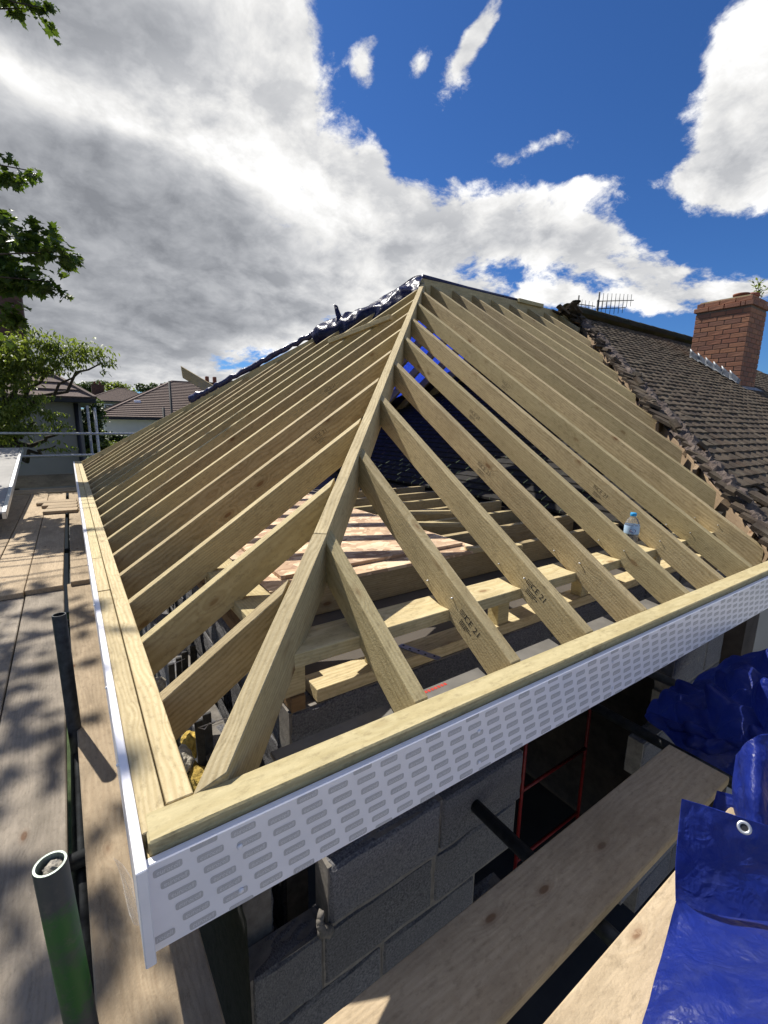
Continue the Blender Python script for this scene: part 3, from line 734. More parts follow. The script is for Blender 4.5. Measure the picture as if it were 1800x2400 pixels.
missing = {(5, 3), (5, 4), (5, 5), (4, 6), (6, 4)}
for r_ in range(-1, int(SL/gauge)):
    s = r_*gauge; y = s*ca; xs = hipx(y)+.10; xe = 11.3+(3.82-y)*1.6
    k0 = int(xs/.165); k1 = int(xe/.165)
    for k in range(k0, k1):
        x = (k+.5*(r_ % 2))*.165+.03
        if x < xs: continue
        if 8.96-.03 < x < 9.66+.03 and 2.16 < y+.1 < 3.0: continue
        kk = int((x-xs)/.165)
        if 2 <= r_ <= 4 and kk in (1, 2, 3) and not (r_ == 3 and kk == 2): continue
        tiles.append((x, s, r_))
def tile_M(x, s, tilt, rz, dz):
    p = roofp(x, s, .045+dz); R = Matrix.Rotation(math.atan(T1)-tilt, 4, 'X')
    return Matrix.Translation(p) @ R @ Matrix.Rotation(rz, 4, 'Z')
mats = []
for x, s, r_ in tiles:
    edge = x-hipx(s*ca) < .3
    mats.append((tile_M(x, s, rad(6.5)+random.gauss(0, rad(.9 if not edge else 2.5)), random.gauss(0, rad(.8 if not edge else 4)), random.gauss(0, .002)), (roofp(x, s, 0)-CAM).length))
mats.sort(key=lambda a: a[1])
for M, d in mats[:300]: link('roof_tile', random.choice(TM), oroof, MTILE, M)
bm = bmesh.new()
for M, d in mats[300:]:
    off = len(bm.verts); tmp = bmesh.new(); tmp.from_mesh(random.choice(TM)); tmp.transform(M)
    vs = [bm.verts.new(v.co) for v in tmp.verts]; tmp.verts.ensure_lookup_table()
    for f in tmp.faces: bm.faces.new([vs[v.index] for v in f.verts])
    tmp.free()
o = link('roof_tiles', finish(bm), oroof, MTILE); o['kind'] = 'stuff'
# old hip-end slope, hidden under the new rafters: courses with shade put into colour
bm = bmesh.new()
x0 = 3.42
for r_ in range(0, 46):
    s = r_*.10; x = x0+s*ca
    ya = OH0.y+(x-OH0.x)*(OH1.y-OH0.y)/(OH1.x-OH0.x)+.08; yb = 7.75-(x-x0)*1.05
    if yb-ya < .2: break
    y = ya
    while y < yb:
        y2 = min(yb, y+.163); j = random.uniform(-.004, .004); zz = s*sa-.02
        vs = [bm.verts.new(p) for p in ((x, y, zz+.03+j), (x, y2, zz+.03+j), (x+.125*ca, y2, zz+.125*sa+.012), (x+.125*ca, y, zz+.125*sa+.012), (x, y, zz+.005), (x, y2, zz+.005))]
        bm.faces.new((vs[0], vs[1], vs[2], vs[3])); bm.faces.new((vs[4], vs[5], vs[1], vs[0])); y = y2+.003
o = link('hip_end_tiles', finish(bm), oroof, simple('shaded_tile', (.022, .019, .016), .95, var=.3, nscale=12, bump=.4)); o['kind'] = 'stuff'  # near-black colour carries the shade under the new rafters
# rear slope of the old roof
bm = bmesh.new()
vs = [bm.verts.new(p) for p in ((6.6, 3.86, 2.52), (11.3, 3.86, 2.52), (17, 8, -.1), (3.0, 8, -.1))]; bm.faces.new(vs)
bmesh.ops.solidify(bm, geom=list(bm.faces), thickness=.03)
link('rear_slope', finish(bm), oroof, MTILE)
# under-tile felt and battens (seen where tiles are missing)
for i in range(0, 44):
    s = i*.102; y = s*ca; xa = hipx(y)+.24
    timber('batten', roofp(xa, s+.19, .030), roofp(min(xa+(2.2 if i < 12 else .6), 11), s+.19, .030), .036, .02, oroof, MOLD, up=(0, -sa, ca), bev=0)
bm = bmesh.new(); bm.faces.new([bm.verts.new(p) for p in (roofp(3.5, .0, -.06), roofp(14, .0, -.06), roofp(11.4, SL, -.06), roofp(6.7, SL, -.06))])
link('underlay', finish(bm), oroof, MBLACK)
for k in range(8):
    x = 3.75+.45*k
    timber('old_rafter', roofp(x, max(0.02, (OH0.y+(x-OH0.x)*(OH1.y-OH0.y)/(OH1.x-OH0.x))*0+.0), .008), roofp(x, min(SL, max(.3, (x-3.36)/.86/ca*.92)), .008), .05, .05, oroof, MOLD, up=(0, -sa, ca))
# old hip rafter and ragged mortar edge
timber('old_hip_rafter', OH0+V((.07, -.05, -.05)), OH1+V((.07, -.05, -.05)), .045, .18, oroof, MOLD)
bm = bmesh.new(); N = 150; prev = None
for i in range(N+1):
    a = i/N; c = OH0.lerp(OH1, a)+V((.09, -.03, .03)); side = V((ohd.y, -ohd.x, 0)); ring = []
    for j in range(6):
        u = j/5; p = c+side*(-.06+.16*u)+V((0, 0, .035*math.sin(u*math.pi)+.01*u-.012))
        q = p*14; d = V((mnoise.noise(q), mnoise.noise(q+V((5, 0, 0))), mnoise.noise(q+V((0, 5, 0)))))*(.012+.03*u)+V((0, 0, 1))*.028*mnoise.noise(p*40)
        ring.append(bm.verts.new(p+d))
    if prev:
        for j in range(5): bm.faces.new((prev[j], prev[j+1], ring[j+1], ring[j]))
    prev = ring
MHIPM = simple('old_hip_mortar', (.19, .15, .125), .97, var=.2, nscale=9, bump=1, bscale=50, bd=.02, col2=(.095, .07, .062))
link('hip_mortar', finish(bm), oroof, MHIPM)
for i in range(26):
    a = random.random(); c = OH0.lerp(OH1, a)+V((ohd.y, -ohd.x, 0))*random.uniform(.0, .12)+V((0, 0, .06))
    M = Matrix.Translation(c) @ Matrix.Rotation(random.uniform(-.5, .5), 4, 'Z') @ Matrix.Rotation(math.atan(T1)+random.uniform(-.35, .2), 4, 'X') @ Matrix.Rotation(random.uniform(-.3, .3), 4, 'Y') @ Matrix.Diagonal((random.uniform(.3, .6), random.uniform(.3, .6), 1, 1))
    link('broken_tile', random.choice(TM), oroof, MTILE, M)
for i in range(6):
    a = .02+i*.15+random.uniform(0, .03); c = OH0.lerp(OH1, a)
    timber('timber_wedge', c+V((-.02, .0, -.02)), c+V((.12, .02, .02)), .03, random.uniform(.06, .10), oroof, MOLD)
# ridge tiles
MRIDGE = simple('mossy_ridge_tile', (.075, .062, .045), .97, var=.3, nscale=9, bump=.7, col2=(.06, .065, .03))
for i in range(11):
    x = 6.55+.44*i; bm = bmesh.new(); n = 8; A = []
    for xx in (x, x+.445):
        A.append([bm.verts.new((xx, 3.84+.125*math.cos(math.pi*k/n), 2.53+.125*math.sin(math.pi*k/n)+(.006 if xx == x else 0))) for k in range(n+1)])
    for k in range(n): bm.faces.new((A[0][k], A[0][k+1], A[1][k+1], A[1][k]))
    bmesh.ops.solidify(bm, geom=list(bm.faces), thickness=-.014)
    link('ridge_tile', finish(bm, smooth=False), oroof, MRIDGE)
# broken pile at the ridge end
for i in range(7):
    c = V((6.45+random.uniform(-.2, .2), 3.78+random.uniform(-.14, .08), 2.46+random.uniform(-.05, .06)))
    M = Matrix.Translation(c) @ Matrix.Rotation(random.uniform(-.7, .7), 4, 'X') @ Matrix.Rotation(random.uniform(-.6, .6), 4, 'Y') @ Matrix.Rotation(random.uniform(0, 3), 4, 'Z')
    link('broken_tile', random.choice(TM), oroof, MTILE, M)

# ================================================================== chimney
ch = empty('brick_chimney', (9.3, 2.57, 1.4), 'square orange brick chimney with lead flashing on the old tiled roof', 'chimney')
CX0, CX1, CY0, CY1, CZ0, CZ1 = 8.96, 9.655, 2.18, 2.965, 1.24, 2.69
link('mortar_core', box_mesh(CX0+.008, CX1-.008, CY0+.008, CY1-.008, CZ0-.3, CZ1, 0), ch, simple('chimney_mortar', (.17, .13, .10), .95, bump=.5))
BK = [box_mesh(0, .215, 0, .1025, 0, .065, .004, .0012, 1) for _ in range(3)]
def brick(x, y, z, rot, L, mat=MBRICK):
    link('brick', random.choice(BK), ch, mat if mat != MBRICK else None, Matrix.Translation((x, y, z)) @ Matrix.Rotation(rot, 4, 'Z') @ Matrix.Diagonal((L/.215, 1, 1, 1)))
for m_ in BK: m_.materials.append(MBRICK)
def course(z, ex=0.0, odd=0):
    x0, x1, y0, y1 = CX0-ex, CX1+ex, CY0-ex, CY1+ex
    for (sx, sy, rot, L) in ((x0, y0, 0, x1-x0), (x1, y0, math.pi/2, y1-y0), (x1, y1, math.pi, x1-x0), (x0, y1, -math.pi/2, y1-y0)):
        d = V((math.cos(rot), math.sin(rot), 0)); s, end = (.1125, L) if odd else (0, L-.1125)
        while s < end-.03:
            l = min(.215, end-s)
            if end-s-l < .05 and end-s-l > 0: l = end-s
            p = V((sx, sy, z))+d*s; brick(p.x, p.y, p.z, rot, l-.001); s += l+.010
for i in range(int((CZ1-CZ0)/.075)): course(CZ0+.075*i, 0, i % 2)
bm_c = [b_ for b_ in BK]
for i in range(2): course(CZ1+.002+.075*i, .028-(0 if i == 0 else .03), i % 2)
link('flaunching', box_mesh(CX0+.02, CX1-.02, CY0+.02, CY1-.02, CZ1+.12, CZ1+.168, .02), ch, MBMOSS)
for (x, y, r, h) in ((9.13, 2.40, .115, .06), (9.30, 2.72, .10, .05), (9.47, 2.38, .12, .11)):
    bm = bmesh.new(); n = 20; prof = [(r*.9, 0), (r*.92, h*.5), (r, h*.6), (r, h), (r*.8, h), (r*.78, -.05)]
    rings = [[bm.verts.new((q*math.cos(2*math.pi*k/n), q*math.sin(2*math.pi*k/n), z)) for k in range(n)] for q, z in prof]
    for A, B in zip(rings, rings[1:]):
        for k in range(n): bm.faces.new((A[k], A[(k+1) % n], B[(k+1) % n], B[k]))
    link('chimney_pot', finish(bm, smooth=True), ch, MTERR, Matrix.Translation((x, y, CZ1+.165)))
def tz(y): return y*T1+.085
for i in range(6):      # stepped lead soakers on the side facing the new roof
    y = CY0+.0+.128*i; z = tz(y)-.01
    c = [(CX0-.004, y, z+.0), (CX0-.006, y+.15, z+.075), (CX0-.006, y+.15, z+.235), (CX0-.006, y-.02, z+.07)]
    d = [(CX0-.12+random.uniform(-.02, .02), y-.02, z+.0+random.uniform(0, .02)), (CX0-.05, y+.10, z+.085+random.uniform(0, .03))]
    bm = bmesh.new(); vs = [bm.verts.new(p) for p in c+d]
    bm.faces.new((vs[0], vs[1], vs[2], vs[3])); bm.faces.new((vs[4], vs[5], vs[1], vs[0]))
    bmesh.ops.subdivide_edges(bm, edges=list(bm.edges), cuts=3, use_grid_fill=True)
    for v in bm.verts: v.co += V((-1, 0, .5))*.012*abs(mnoise.noise(v.co*20+V((i, 0, 0))))
    bmesh.ops.solidify(bm, geom=list(bm.faces), thickness=.003)
    link('lead_flashing', finish(bm, smooth=True), ch, MLEAD)
link('lead_apron', box_mesh(CX0-.08, CX1+.08, 0, .14, 0, .004, 0), ch, MLEAD, Matrix.Translation((0, CY0-.135, tz(CY0-.135)-.01)) @ Matrix.Rotation(math.atan(T1)*.9, 4, 'X'))
# weed on the chimney
wd = empty('weed', (9.55, 2.28, CZ1+.16), 'small leafy weed growing on top of the brick chimney', 'plant')
bm = bmesh.new(); bl = bmesh.new()
for i in range(6):
    a = random.uniform(0, 6.28); tip = V((.14*math.cos(a), .14*math.sin(a), random.uniform(.2, .42))); b0 = V((9.55, 2.28, CZ1+.14))
    tube(bm, [b0, b0+tip*.5+V((0, 0, .03)), b0+tip], [.004, .003, .0015], 5)
    for j in range(10):
        p = b0+tip*(.3+.07*j); d = V((random.uniform(-1, 1), random.uniform(-1, 1), random.uniform(-.2, .6))).normalized()*.085; s_ = d.cross(V((0, 0, 1))).normalized()*.02
        bl.faces.new([bl.verts.new(q) for q in (p, p+d*.5+s_, p+d, p+d*.5-s_)])
link('stem', finish(bm), wd, MBARK); link('foliage', finish(bl), wd, MLEAF2)

# ================================================================== TV aerials behind the old ridge
def aerial(label, x0, x1, py0, py1, n, mast, hgt, Y=4.9):
    a = at(x0, py0, 'y', Y); b = at(x1, py1, 'y', Y)
    e = empty('tv_aerial', (a.x, Y, 1.8), label, 'aerial')
    tube_obj('boom', [a, b], .009, e, MDARKT, 6)
    if mast: tube_obj('mast', [V((a.x+.05, Y, 1.6)), V((a.x+.05, Y, a.z+.18))], .016, e, MDARKT, 8)
    for i in range(n):
        p = a.lerp(b, (i+.3)/n); h = hgt*(1.0-.25*i/n)
        tube_obj('element', [p+V((0, 0, -h)), p+V((0, 0, h))], .006, e, MDARKT, 5)
aerial('larger upper TV aerial behind the old roof ridge', 1400, 1485, 706, 704, 9, True, .16)
aerial('smaller lower TV aerial beside the upper one', 1396, 1466, 724, 721, 7, True, .14)
aerial('faint TV aerial low behind the ridge, leftmost of the aerials', 1352, 1394, 712, 718, 5, True, .11, 5.6)

# ================================================================== tarpaulins
# sheeting over the back slope, seen glowing blue between the rafters
def bs(x, s): return V((x+.35, 3.90+s, 2.446-(.07+s)*T3+.004))
me, M = patch([[bs(3.55, 0), bs(5, 0), bs(6.9, 0)], [bs(2.6, 1.1), bs(4.6, 1.1), bs(7.2, 1.1)], [bs(1.6, 2.3), bs(4.2, 2.3), bs(7.6, 2.3)], [bs(.5, 3.6), bs(4, 3.6), bs(8, 3.6)]], 40, 30, .02, 3, 2)
tag(link('roof_sheeting', me, None, MTARPS, M), 'blue plastic sheeting over the hidden back slope, glowing between the rafters', 'tarpaulin')
nt = empty('ridge_tarpaulin', AP, 'crumpled dark navy tarpaulin rolled along the far hip up to the apex', 'tarpaulin')
top = [(998, 645), (966, 648), (926, 678), (880, 705), (838, 733), (795, 742), (752, 765), (728, 790)]
bot = [(978, 700), (955, 716), (918, 733), (880, 746), (842, 768), (805, 790), (770, 802), (738, 803)]
dd = [5.35, 5.4, 5.45, 5.5, 5.6, 5.7, 5.8, 5.95]
R0 = [dep(x, y, d+.22) for (x, y), d in zip(top, dd)]
R1 = [dep((a[0]+b[0])/2-4, (a[1]+b[1])/2-10, d-.02) for a, b, d in zip(top, bot, dd)]
R2 = [dep(x, y, d-.02) for (x, y), d in zip(bot, dd)]
R3 = [dep(x+6, y+3, d+.15) for (x, y), d in zip(bot, dd)]
me, M = patch([R0, R1, R2, R3], 90, 26, .10, 3.0, 5, .003, 13); link('fold', me, nt, MTARPN, M)
me, M = patch([[dep(782, 712, 5.75), dep(790, 716, 5.7)], [dep(786, 735, 5.7), dep(800, 738, 5.7)], [dep(792, 765, 5.7), dep(818, 768, 5.68)]], 12, 14, .03, 8, 8); link('flap', me, nt, MTARPN, M)
hl = lambda a: AP.lerp(FC, a)
bm = bmesh.new(); pts = []; rs = []
for i in range(60):
    a = .24+.37*i/59; p = hl(a)+V((-.02, .02, .085+.02*mnoise.noise(V((i*.3, 0, 0))))); pts.append(p); rs.append(.037+.012*mnoise.noise(V((i*.45, 3, 0)))+(.02 if i > 54 else 0))
tube(bm, pts, rs, 16)
for v in bm.verts: v.co += v.normal*0+V((mnoise.noise(v.co*9), mnoise.noise(v.co*9+V((4, 0, 0))), mnoise.noise(v.co*9+V((0, 4, 0)))))*.022
link('roll', finish(bm, smooth=True), nt, MTARPN)
bm = bmesh.new(); tube(bm, [V((3.6, 3.83, 2.515)), V((4.4, 3.84, 2.518)), V((5.6, 3.84, 2.53))], [.03, .022, .018], 8); link('ridge_strip', finish(bm, smooth=True), nt, MTARPN)
n2_ = V((-T2, 0, 1)).normalized()
a = onplane(772, 796, n2_*.05, n2_); b = onplane(916, 738, n2_*.05, n2_)
tag(timber('loose_batten', a, b, .05, .045, None, MWS), 'loose pale batten lying on the left rafters under the navy tarpaulin', 'batten')
a = at(424, 858, 'y', 8.0); b = at(520, 915, 'y', 7.6)
tag(timber('leaning_plank', a, b, .03, .17, None, MW, up=(0, -.25, 1), cut0=(a, V((1, 0, .12)))), 'wide plank end sticking up beyond the far hip', 'plank')

# crumpled blue tarpaulin at the lower right
bt = empty('blue_tarpaulin', dep(1700, 2100, 1.3), 'bright blue crumpled tarpaulin with a metal eyelet heaped over the front scaffold', 'tarpaulin')
G = lambda rows: [[dep(*p) for p in r] for r in rows]
me, M = patch(G([[(1535, 1650, 2.6), (1620, 1600, 2.6), (1690, 1548, 2.65), (1760, 1525, 2.6), (1850, 1490, 2.5)],
                 [(1510, 1672, 2.35), (1600, 1640, 2.25), (1690, 1600, 2.2), (1760, 1590, 2.1), (1850, 1570, 2.05)],
                 [(1535, 1705, 2.2), (1615, 1700, 2.02), (1700, 1680, 1.98), (1770, 1670, 1.9), (1850, 1660, 1.85)],
                 [(1590, 1752, 2.08), (1650, 1760, 1.95), (1712, 1750, 1.88), (1770, 1740, 1.78), (1850, 1740, 1.7)],
                 [(1625, 1788, 2.1), (1680, 1805, 2.03), (1735, 1830, 1.95), (1775, 1840, 1.85), (1850, 1820, 1.75)]]), 90, 80, .17, 5.5, 11, .002, 18); link('heap', me, bt, MTARP, M)
me, M = patch(G([[(1724, 1770, 1.62), (1755, 1735, 1.5), (1800, 1720, 1.5), (1860, 1740, 1.55)], [(1716, 1850, 1.55), (1748, 1840, 1.42), (1795, 1840, 1.40), (1860, 1850, 1.5)], [(1728, 1960, 1.48), (1752, 1960, 1.36), (1795, 1965, 1.33), (1860, 1970, 1.42)]]), 40, 40, .012, 9, 12); link('sleeve', me, bt, MTARP, M)
me, M = patch(G([[(1598, 1872, 1.175), (1660, 1890, 1.156), (1730, 1913, 1.142), (1850, 1950, 1.129)], [(1590, 1940, 1.165), (1660, 1965, 1.142), (1730, 1985, 1.129), (1850, 2010, 1.110)], [(1583, 2030, 1.156), (1660, 2050, 1.129), (1730, 2065, 1.110), (1850, 2085, 1.091)], [(1583, 2112, 1.147), (1650, 2138, 1.110), (1730, 2152, 1.082), (1850, 2165, 1.064)]]), 60, 60, .010, 7, 13, .003, 18); link('folded_corner', me, bt, MTARP, M)
me, M = patch(G([[(1586, 2106, 1.134), (1640, 2120, 1.143), (1720, 2130, 1.152), (1850, 2140, 1.152)], [(1560, 2200, 1.060), (1630, 2205, 1.042), (1720, 2210, 1.025), (1850, 2215, 1.007)], [(1530, 2310, 0.963), (1620, 2310, 0.937), (1720, 2310, 0.912), (1850, 2310, 0.887)], [(1490, 2450, 0.860), (1610, 2450, 0.828), (1720, 2450, 0.796), (1850, 2450, 0.773)]]), 60, 60, .022, 5, 14, .002, 14); link('skirt', me, bt, MTARP, M)
me, M = patch(G([[(1680, 1852, 1.55), (1740, 1868, 1.5)], [(1668, 1900, 1.5), (1740, 1925, 1.47)]]), 24, 20, .015, 14, 15); link('fold', me, bt, MTARP, M)
ce = dep(1744, 1941, 1.125); er = (UP*1).normalized()
bm = bmesh.new(); n = 24; m8 = 8
nrm = (CAM-ce).normalized()*.9+V((0, 0, .1)); nrm.normalize(); ax = nrm.orthogonal().normalized(); ay = nrm.cross(ax)
vs = [[bm.verts.new((ax*math.cos(2*math.pi*i/n)+ay*math.sin(2*math.pi*i/n))*(.0115+.0038*math.cos(2*math.pi*j/m8))+nrm*(.0022*math.sin(2*math.pi*j/m8))) for j in range(m8)] for i in range(n)]
for i in range(n):
    for j in range(m8): bm.faces.new((vs[i][j], vs[(i+1) % n][j], vs[(i+1) % n][(j+1) % m8], vs[i][(j+1) % m8]))
link('eyelet', finish(bm, smooth=True), bt, MALU, Matrix.Translation(ce+nrm*.014))
bm = bmesh.new(); bm.faces.new([bm.verts.new((ax*math.cos(2*math.pi*i/n)+ay*math.sin(2*math.pi*i/n))*.0085) for i in range(n)])
link('eyelet_hole', finish(bm), bt, MBLACK, Matrix.Translation(ce+nrm*.0125))

# ================================================================== scaffold
def board(p0, p1, label, mat=MSB, w=.225, th=.038, group='scaffold boards', up=(0, 0, 1), name='scaffold_board', cat='scaffold board'):
    return tag(timber(name, p0, p1, w, th, None, mat, up=up, bev=.004), label, cat, group)
ZD = -.505
board((-.076, -1.6, ZD), (-.150, 3.26, ZD), 'long inner scaffold board passing under the left fascia', MSB)
board((-.362, -1.6, ZD), (-.395, 3.22, ZD), 'dusty scaffold board beside the green pole, left of the long gap', MSB2)
board((-.592, -1.6, ZD-.002), (-.628, 3.19, ZD-.002), 'scaffold board left of the dusty one by the green pole', MSB2)
board((-.825, -1.6, ZD), (-.862, 3.2, ZD), 'outermost near scaffold board of the left deck', MSB2)
ZF = -.468
board((-.125, 3.18, ZF), (-.118, 8.2, ZF), 'far sunlit scaffold board next to the left fascia', MSB)
board((-.398, 3.13, ZF), (-.380, 8.2, ZF), 'far sunlit scaffold board left of the open gap', MSB)
board((-.628, 3.10, ZF), (-.612, 8.3, ZF), 'far sunlit scaffold board, second left of the gap', MSB)
board((-.862, 3.08, ZF), (-.846, 8.3, ZF), 'far scaffold board, third left of the gap', MSB)
board((-1.10, 3.06, ZF), (-1.08, 8.3, ZF), 'outermost far scaffold board at the left edge', MSB2)
for i, (x0, y, z) in enumerate([(-.50, 6.35, ZF+.042), (-.47, 6.60, ZF+.042), (-.53, 6.85, ZF+.042), (-.60, 7.10, ZF+.042)]):
    board((x0, y, z), (-.135, y-.03, z), 'short cross board %s from the front of the far stack on the deck' % ['first', 'second', 'third', 'fourth'][i], MSB, group='short cross boards')
for i in range(2): board((-4, 8.55+.26*i, ZF), (-.13, 8.52+.26*i, ZF), '%s of two cross scaffold boards at the far end of the deck' % ['nearer', 'farther'][i], MSB)
board((-3, 9.42, -.275), (-.10, 9.42, -.275), 'toe board standing on edge at the far end of the deck', MSB2, .034, .225, None)
# front deck
board((.05, -.236, -.60), (1.893, -.240, -.60), 'shaded scaffold board running below the printed fascia', MSBF)
board((.05, -.560, -.478), (2.9, -.560, -.478), 'sunlit scaffold board half covered by the blue tarpaulin', MSBF)
board((.05, -.80, -.478), (2.9, -.80, -.478), 'front scaffold board below the camera, outermost of the front deck', MSBF)
# panel resting at the far left
pa, pb = at(14, 1200, 'z', -.22), at(43, 1049, 'y', 9.3)
pn = empty('platform_panel', pa, 'grey ply work platform with aluminium edge at the far left', 'platform')
dr = (pb-pa); ey = V((-1, 0, 0)); nn = dr.cross(ey).normalized(); nn = nn if nn.z > 0 else -nn
Mx = Matrix(((ey.x, dr.normalized().x, nn.x, pa.x), (ey.y, dr.normalized().y, nn.y, pa.y), (ey.z, dr.normalized().z, nn.z, pa.z), (0, 0, 0, 1)))
L_ = dr.length
link('deck_panel', box_mesh(.04, .60, .005, L_-.005, -.02, 0, .002), pn, simple('grey_ply', (.40, .385, .36), .9, nscale=2, bump=.3), Mx)
link('edge_rail', box_mesh(0, .038, 0, L_, -.075, .004, .004), pn, MALU, Mx)
link('edge_rail', box_mesh(.602, .64, 0, L_, -.075, .004, .004), pn, MALU, Mx)
link('end_rail', box_mesh(.04, .60, 0, .03, -.075, -.022, .004), pn, MBLACK, Mx)
# poles
gt = dep(117, 2024, .735); gv = ray(191, 2400); k_ = (V((gt.x, gt.y, 0))-V((CAM.x, CAM.y, 0))).dot(V((gv.x, gv.y, 0)))/V((gv.x, gv.y, 0)).length_squared
gp = CAM+gv*k_; gdir = (gp-gt).normalized()
hollow_pole('scaffold_pole', gt, gt+gdir*3.2, MGREEN, 'green-painted scaffold pole end plugged with sand, nearest the camera', 'scaffold poles', rimmat=MRIM)
pt = dep(138, 1440, 1.78)
hollow_pole('scaffold_pole', pt, pt+V((.02, -.05, -3.2)), MDARKT, 'dark scaffold pole end standing in the gap beside the left fascia', 'scaffold poles', plug=False)
def rail(name, pts, label, mat=MGALV, r=.0242, cat='scaffold tube', group='scaffold tubes'): return tag(tube_obj(name, pts, r, None, mat), label, cat, group)
rail('scaffold_tube', [(-4, 9.55, .475), (2.3, 9.55, .445)], 'upper galvanised guard rail across the far end')
rail('scaffold_tube', [(-4, 9.55, .06), (1.5, 9.55, .05)], 'lower galvanised guard rail across the far end')
rail('scaffold_tube', [(.20, 9.62, -5), (.20, 9.62, .98)], 'galvanised upright holding the far guard rails')
rail('scaffold_tube', [(.32, 9.72, -5), (.32, 9.72, .95)], 'second galvanised upright close behind the guard rail post')
rail('scaffold_tube', [(at(398, 893, 'y', 9.4).x, 9.4, -5), at(397, 893, 'y', 9.4)], 'dark upright tube rising beyond the far hip', MDARKT)
rail('scaffold_tube', [(at(383, 955, 'y', 9.2).x, 9.2, -5), at(383, 955, 'y', 9.2)], 'short dark tube end just above the far rafters', MDARKT)
for i, y in enumerate((-.55, .62, 2.6, 4.6, 6.6, 8.4)):
    rail('scaffold_tube', [(-1.3, y, -.572), (.12, y, -.568)], '%s cross tube under the left deck, counted from the front' % ['first', 'second', 'third', 'fourth', 'fifth', 'sixth'][i], MDARKT, group='cross tubes')
rail('scaffold_tube', [(.998, .30, -.665), (.985, -1.1, -.665)], 'cross tube under the front boards left of the opening', MDARKT)
rail('scaffold_tube', [(1.968, .45, -.665), (1.955, -1.1, -.665)], 'cross tube under the front boards near the blue tarpaulin', MDARKT)
rail('scaffold_tube', [(2.55, .40, -.665), (2.55, -1.1, -.665)], 'cross tube half hidden by the blue tarpaulin heap', MGALV)
rail('scaffold_tube', [(-.3, -.88, -.72), (3.4, -.88, -.72)], 'long ledger tube under the outer edge of the front deck', MDARKT)
rail('scaffold_tube', [(-.24, -1.2, -.625), (-.24, 8.9, -.625)], 'long ledger tube below the gap of the left deck', MDARKT)

# ================================================================== bottle
bo = V((2.385, .385, .0795))
bt_ = empty('water_bottle', bo, 'small clear plastic water bottle with a blue cap standing on the timber plate', 'bottle')
def lathe(prof, n=28):
    bm = bmesh.new(); rings = [[bm.verts.new((q*math.cos(2*math.pi*k/n), q*math.sin(2*math.pi*k/n), z)) for k in range(n)] for q, z in prof]
    for A, B in zip(rings, rings[1:]):
        for k in range(n): bm.faces.new((A[k], A[(k+1) % n], B[(k+1) % n], B[k]))
    return finish(bm, smooth=True)
prof = [(.001, .004), (.03, 0), (.035, .006)]
for i in range(6): prof += [(.036, .012+.012*i), (.0335, .018+.012*i)]
prof += [(.037, .09), (.038, .10), (.038, .145), (.036, .155), (.026, .178), (.015, .190), (.0135, .196), (.0135, .204)]
MB = Matrix.Translation(bo)
link('bottle_body', lathe(prof), bt_, MCLEAR, MB)
link('label_sleeve', lathe([(.0386, .10), (.0388, .101), (.0388, .144), (.0386, .145)]), bt_, MLABEL, MB)
link('cap', lathe([(.0155, .196), (.016, .197), (.016, .212), (.0145, .214), (.0005, .214)]), bt_, MCAP, MB)
bm = bmesh.new(); dv = CAM-bo; a0 = math.atan2(dv.y, dv.x)+.15; vs = []
for i in range(20):
    an = 2*math.pi*i/20; aa = a0+.42*math.cos(an); zz = .118+.012*math.sin(an); vs.append(bm.verts.new((.0392*math.cos(aa), .0392*math.sin(aa), zz)))
bm.faces.new(vs); link('label_emblem', finish(bm), bt_, MLOGO, MB)
bm = bmesh.new(); tube(bm, [(.0395*math.cos(a0-.3+.06*i), .0395*math.sin(a0-.3+.06*i), .118+.003*math.sin(i*.9)) for i in range(11)], .0012, 5); link('label_stripe', finish(bm), bt_, MPVC, MB)

# ================================================================== background: trees and houses
def leaf_poly(kind):
    if kind == 'maple': return [(0, 0), (.30, .12), (.22, .3), (.5, .42), (.3, .52), (.26, .74), (.12, .68), (0, 1.0), (-.12, .68), (-.26, .74), (-.3, .52), (-.5, .42), (-.22, .3), (-.30, .12)]
    if kind == 'fine': return [(0, 0), (.17, .35), (.13, .75), (0, 1), (-.13, .75), (-.17, .35)]
    return [(0, 0), (.3, .3), (.28, .7), (0, 1), (-.28, .7), (-.3, .3)]
def foliage(blobs, n, size, kind='maple', seed=1, droop=.35, clump=0.0):
    r = random.Random(seed); poly = leaf_poly(kind); verts = []; faces = []
    wts = [b[1][0]*b[1][1]*b[1][2] for b in blobs]; tot = sum(wts)
    for (c, rr), w_ in zip(blobs, wts):
        c = V(c); m = max(8, int(n*w_/tot)); cl = []
        for _ in range(max(3, int(m/14))):
            while True:
                q = V((r.uniform(-1, 1), r.uniform(-1, 1), r.uniform(-1, 1)))
                if q.length < 1 and mnoise.noise((c+V((q.x*rr[0], q.y*rr[1], q.z*rr[2])))*1.4/max(.4, max(rr)*.5)) > -.18: break
            cl.append(q*(.55+.45*r.random()))
        for _ in range(m):
            q = r.choice(cl)+V((r.gauss(0, 1), r.gauss(0, 1), r.gauss(0, .8)))*.16
            p = c+V((q.x*rr[0], q.y*rr[1], q.z*rr[2]))
            d = V((r.uniform(-1, 1), r.uniform(-1, 1), r.uniform(-1, .6)-droop)).normalized()
            sd = d.cross(V((r.uniform(-.5, .5), r.uniform(-.5, .5), 1))).normalized(); nn = sd.cross(d)
            s = size*r.uniform(.6, 1.25); o = len(verts)
            for (a, b) in poly: verts.append(p+sd*(a*s)+d*(b*s)+nn*(abs(a)*.35*s))
            faces.append(tuple(range(o, o+len(poly))))
    me = bpy.data.meshes.new('leaves'); me.from_pydata([tuple(v) for v in verts], [], faces); return me
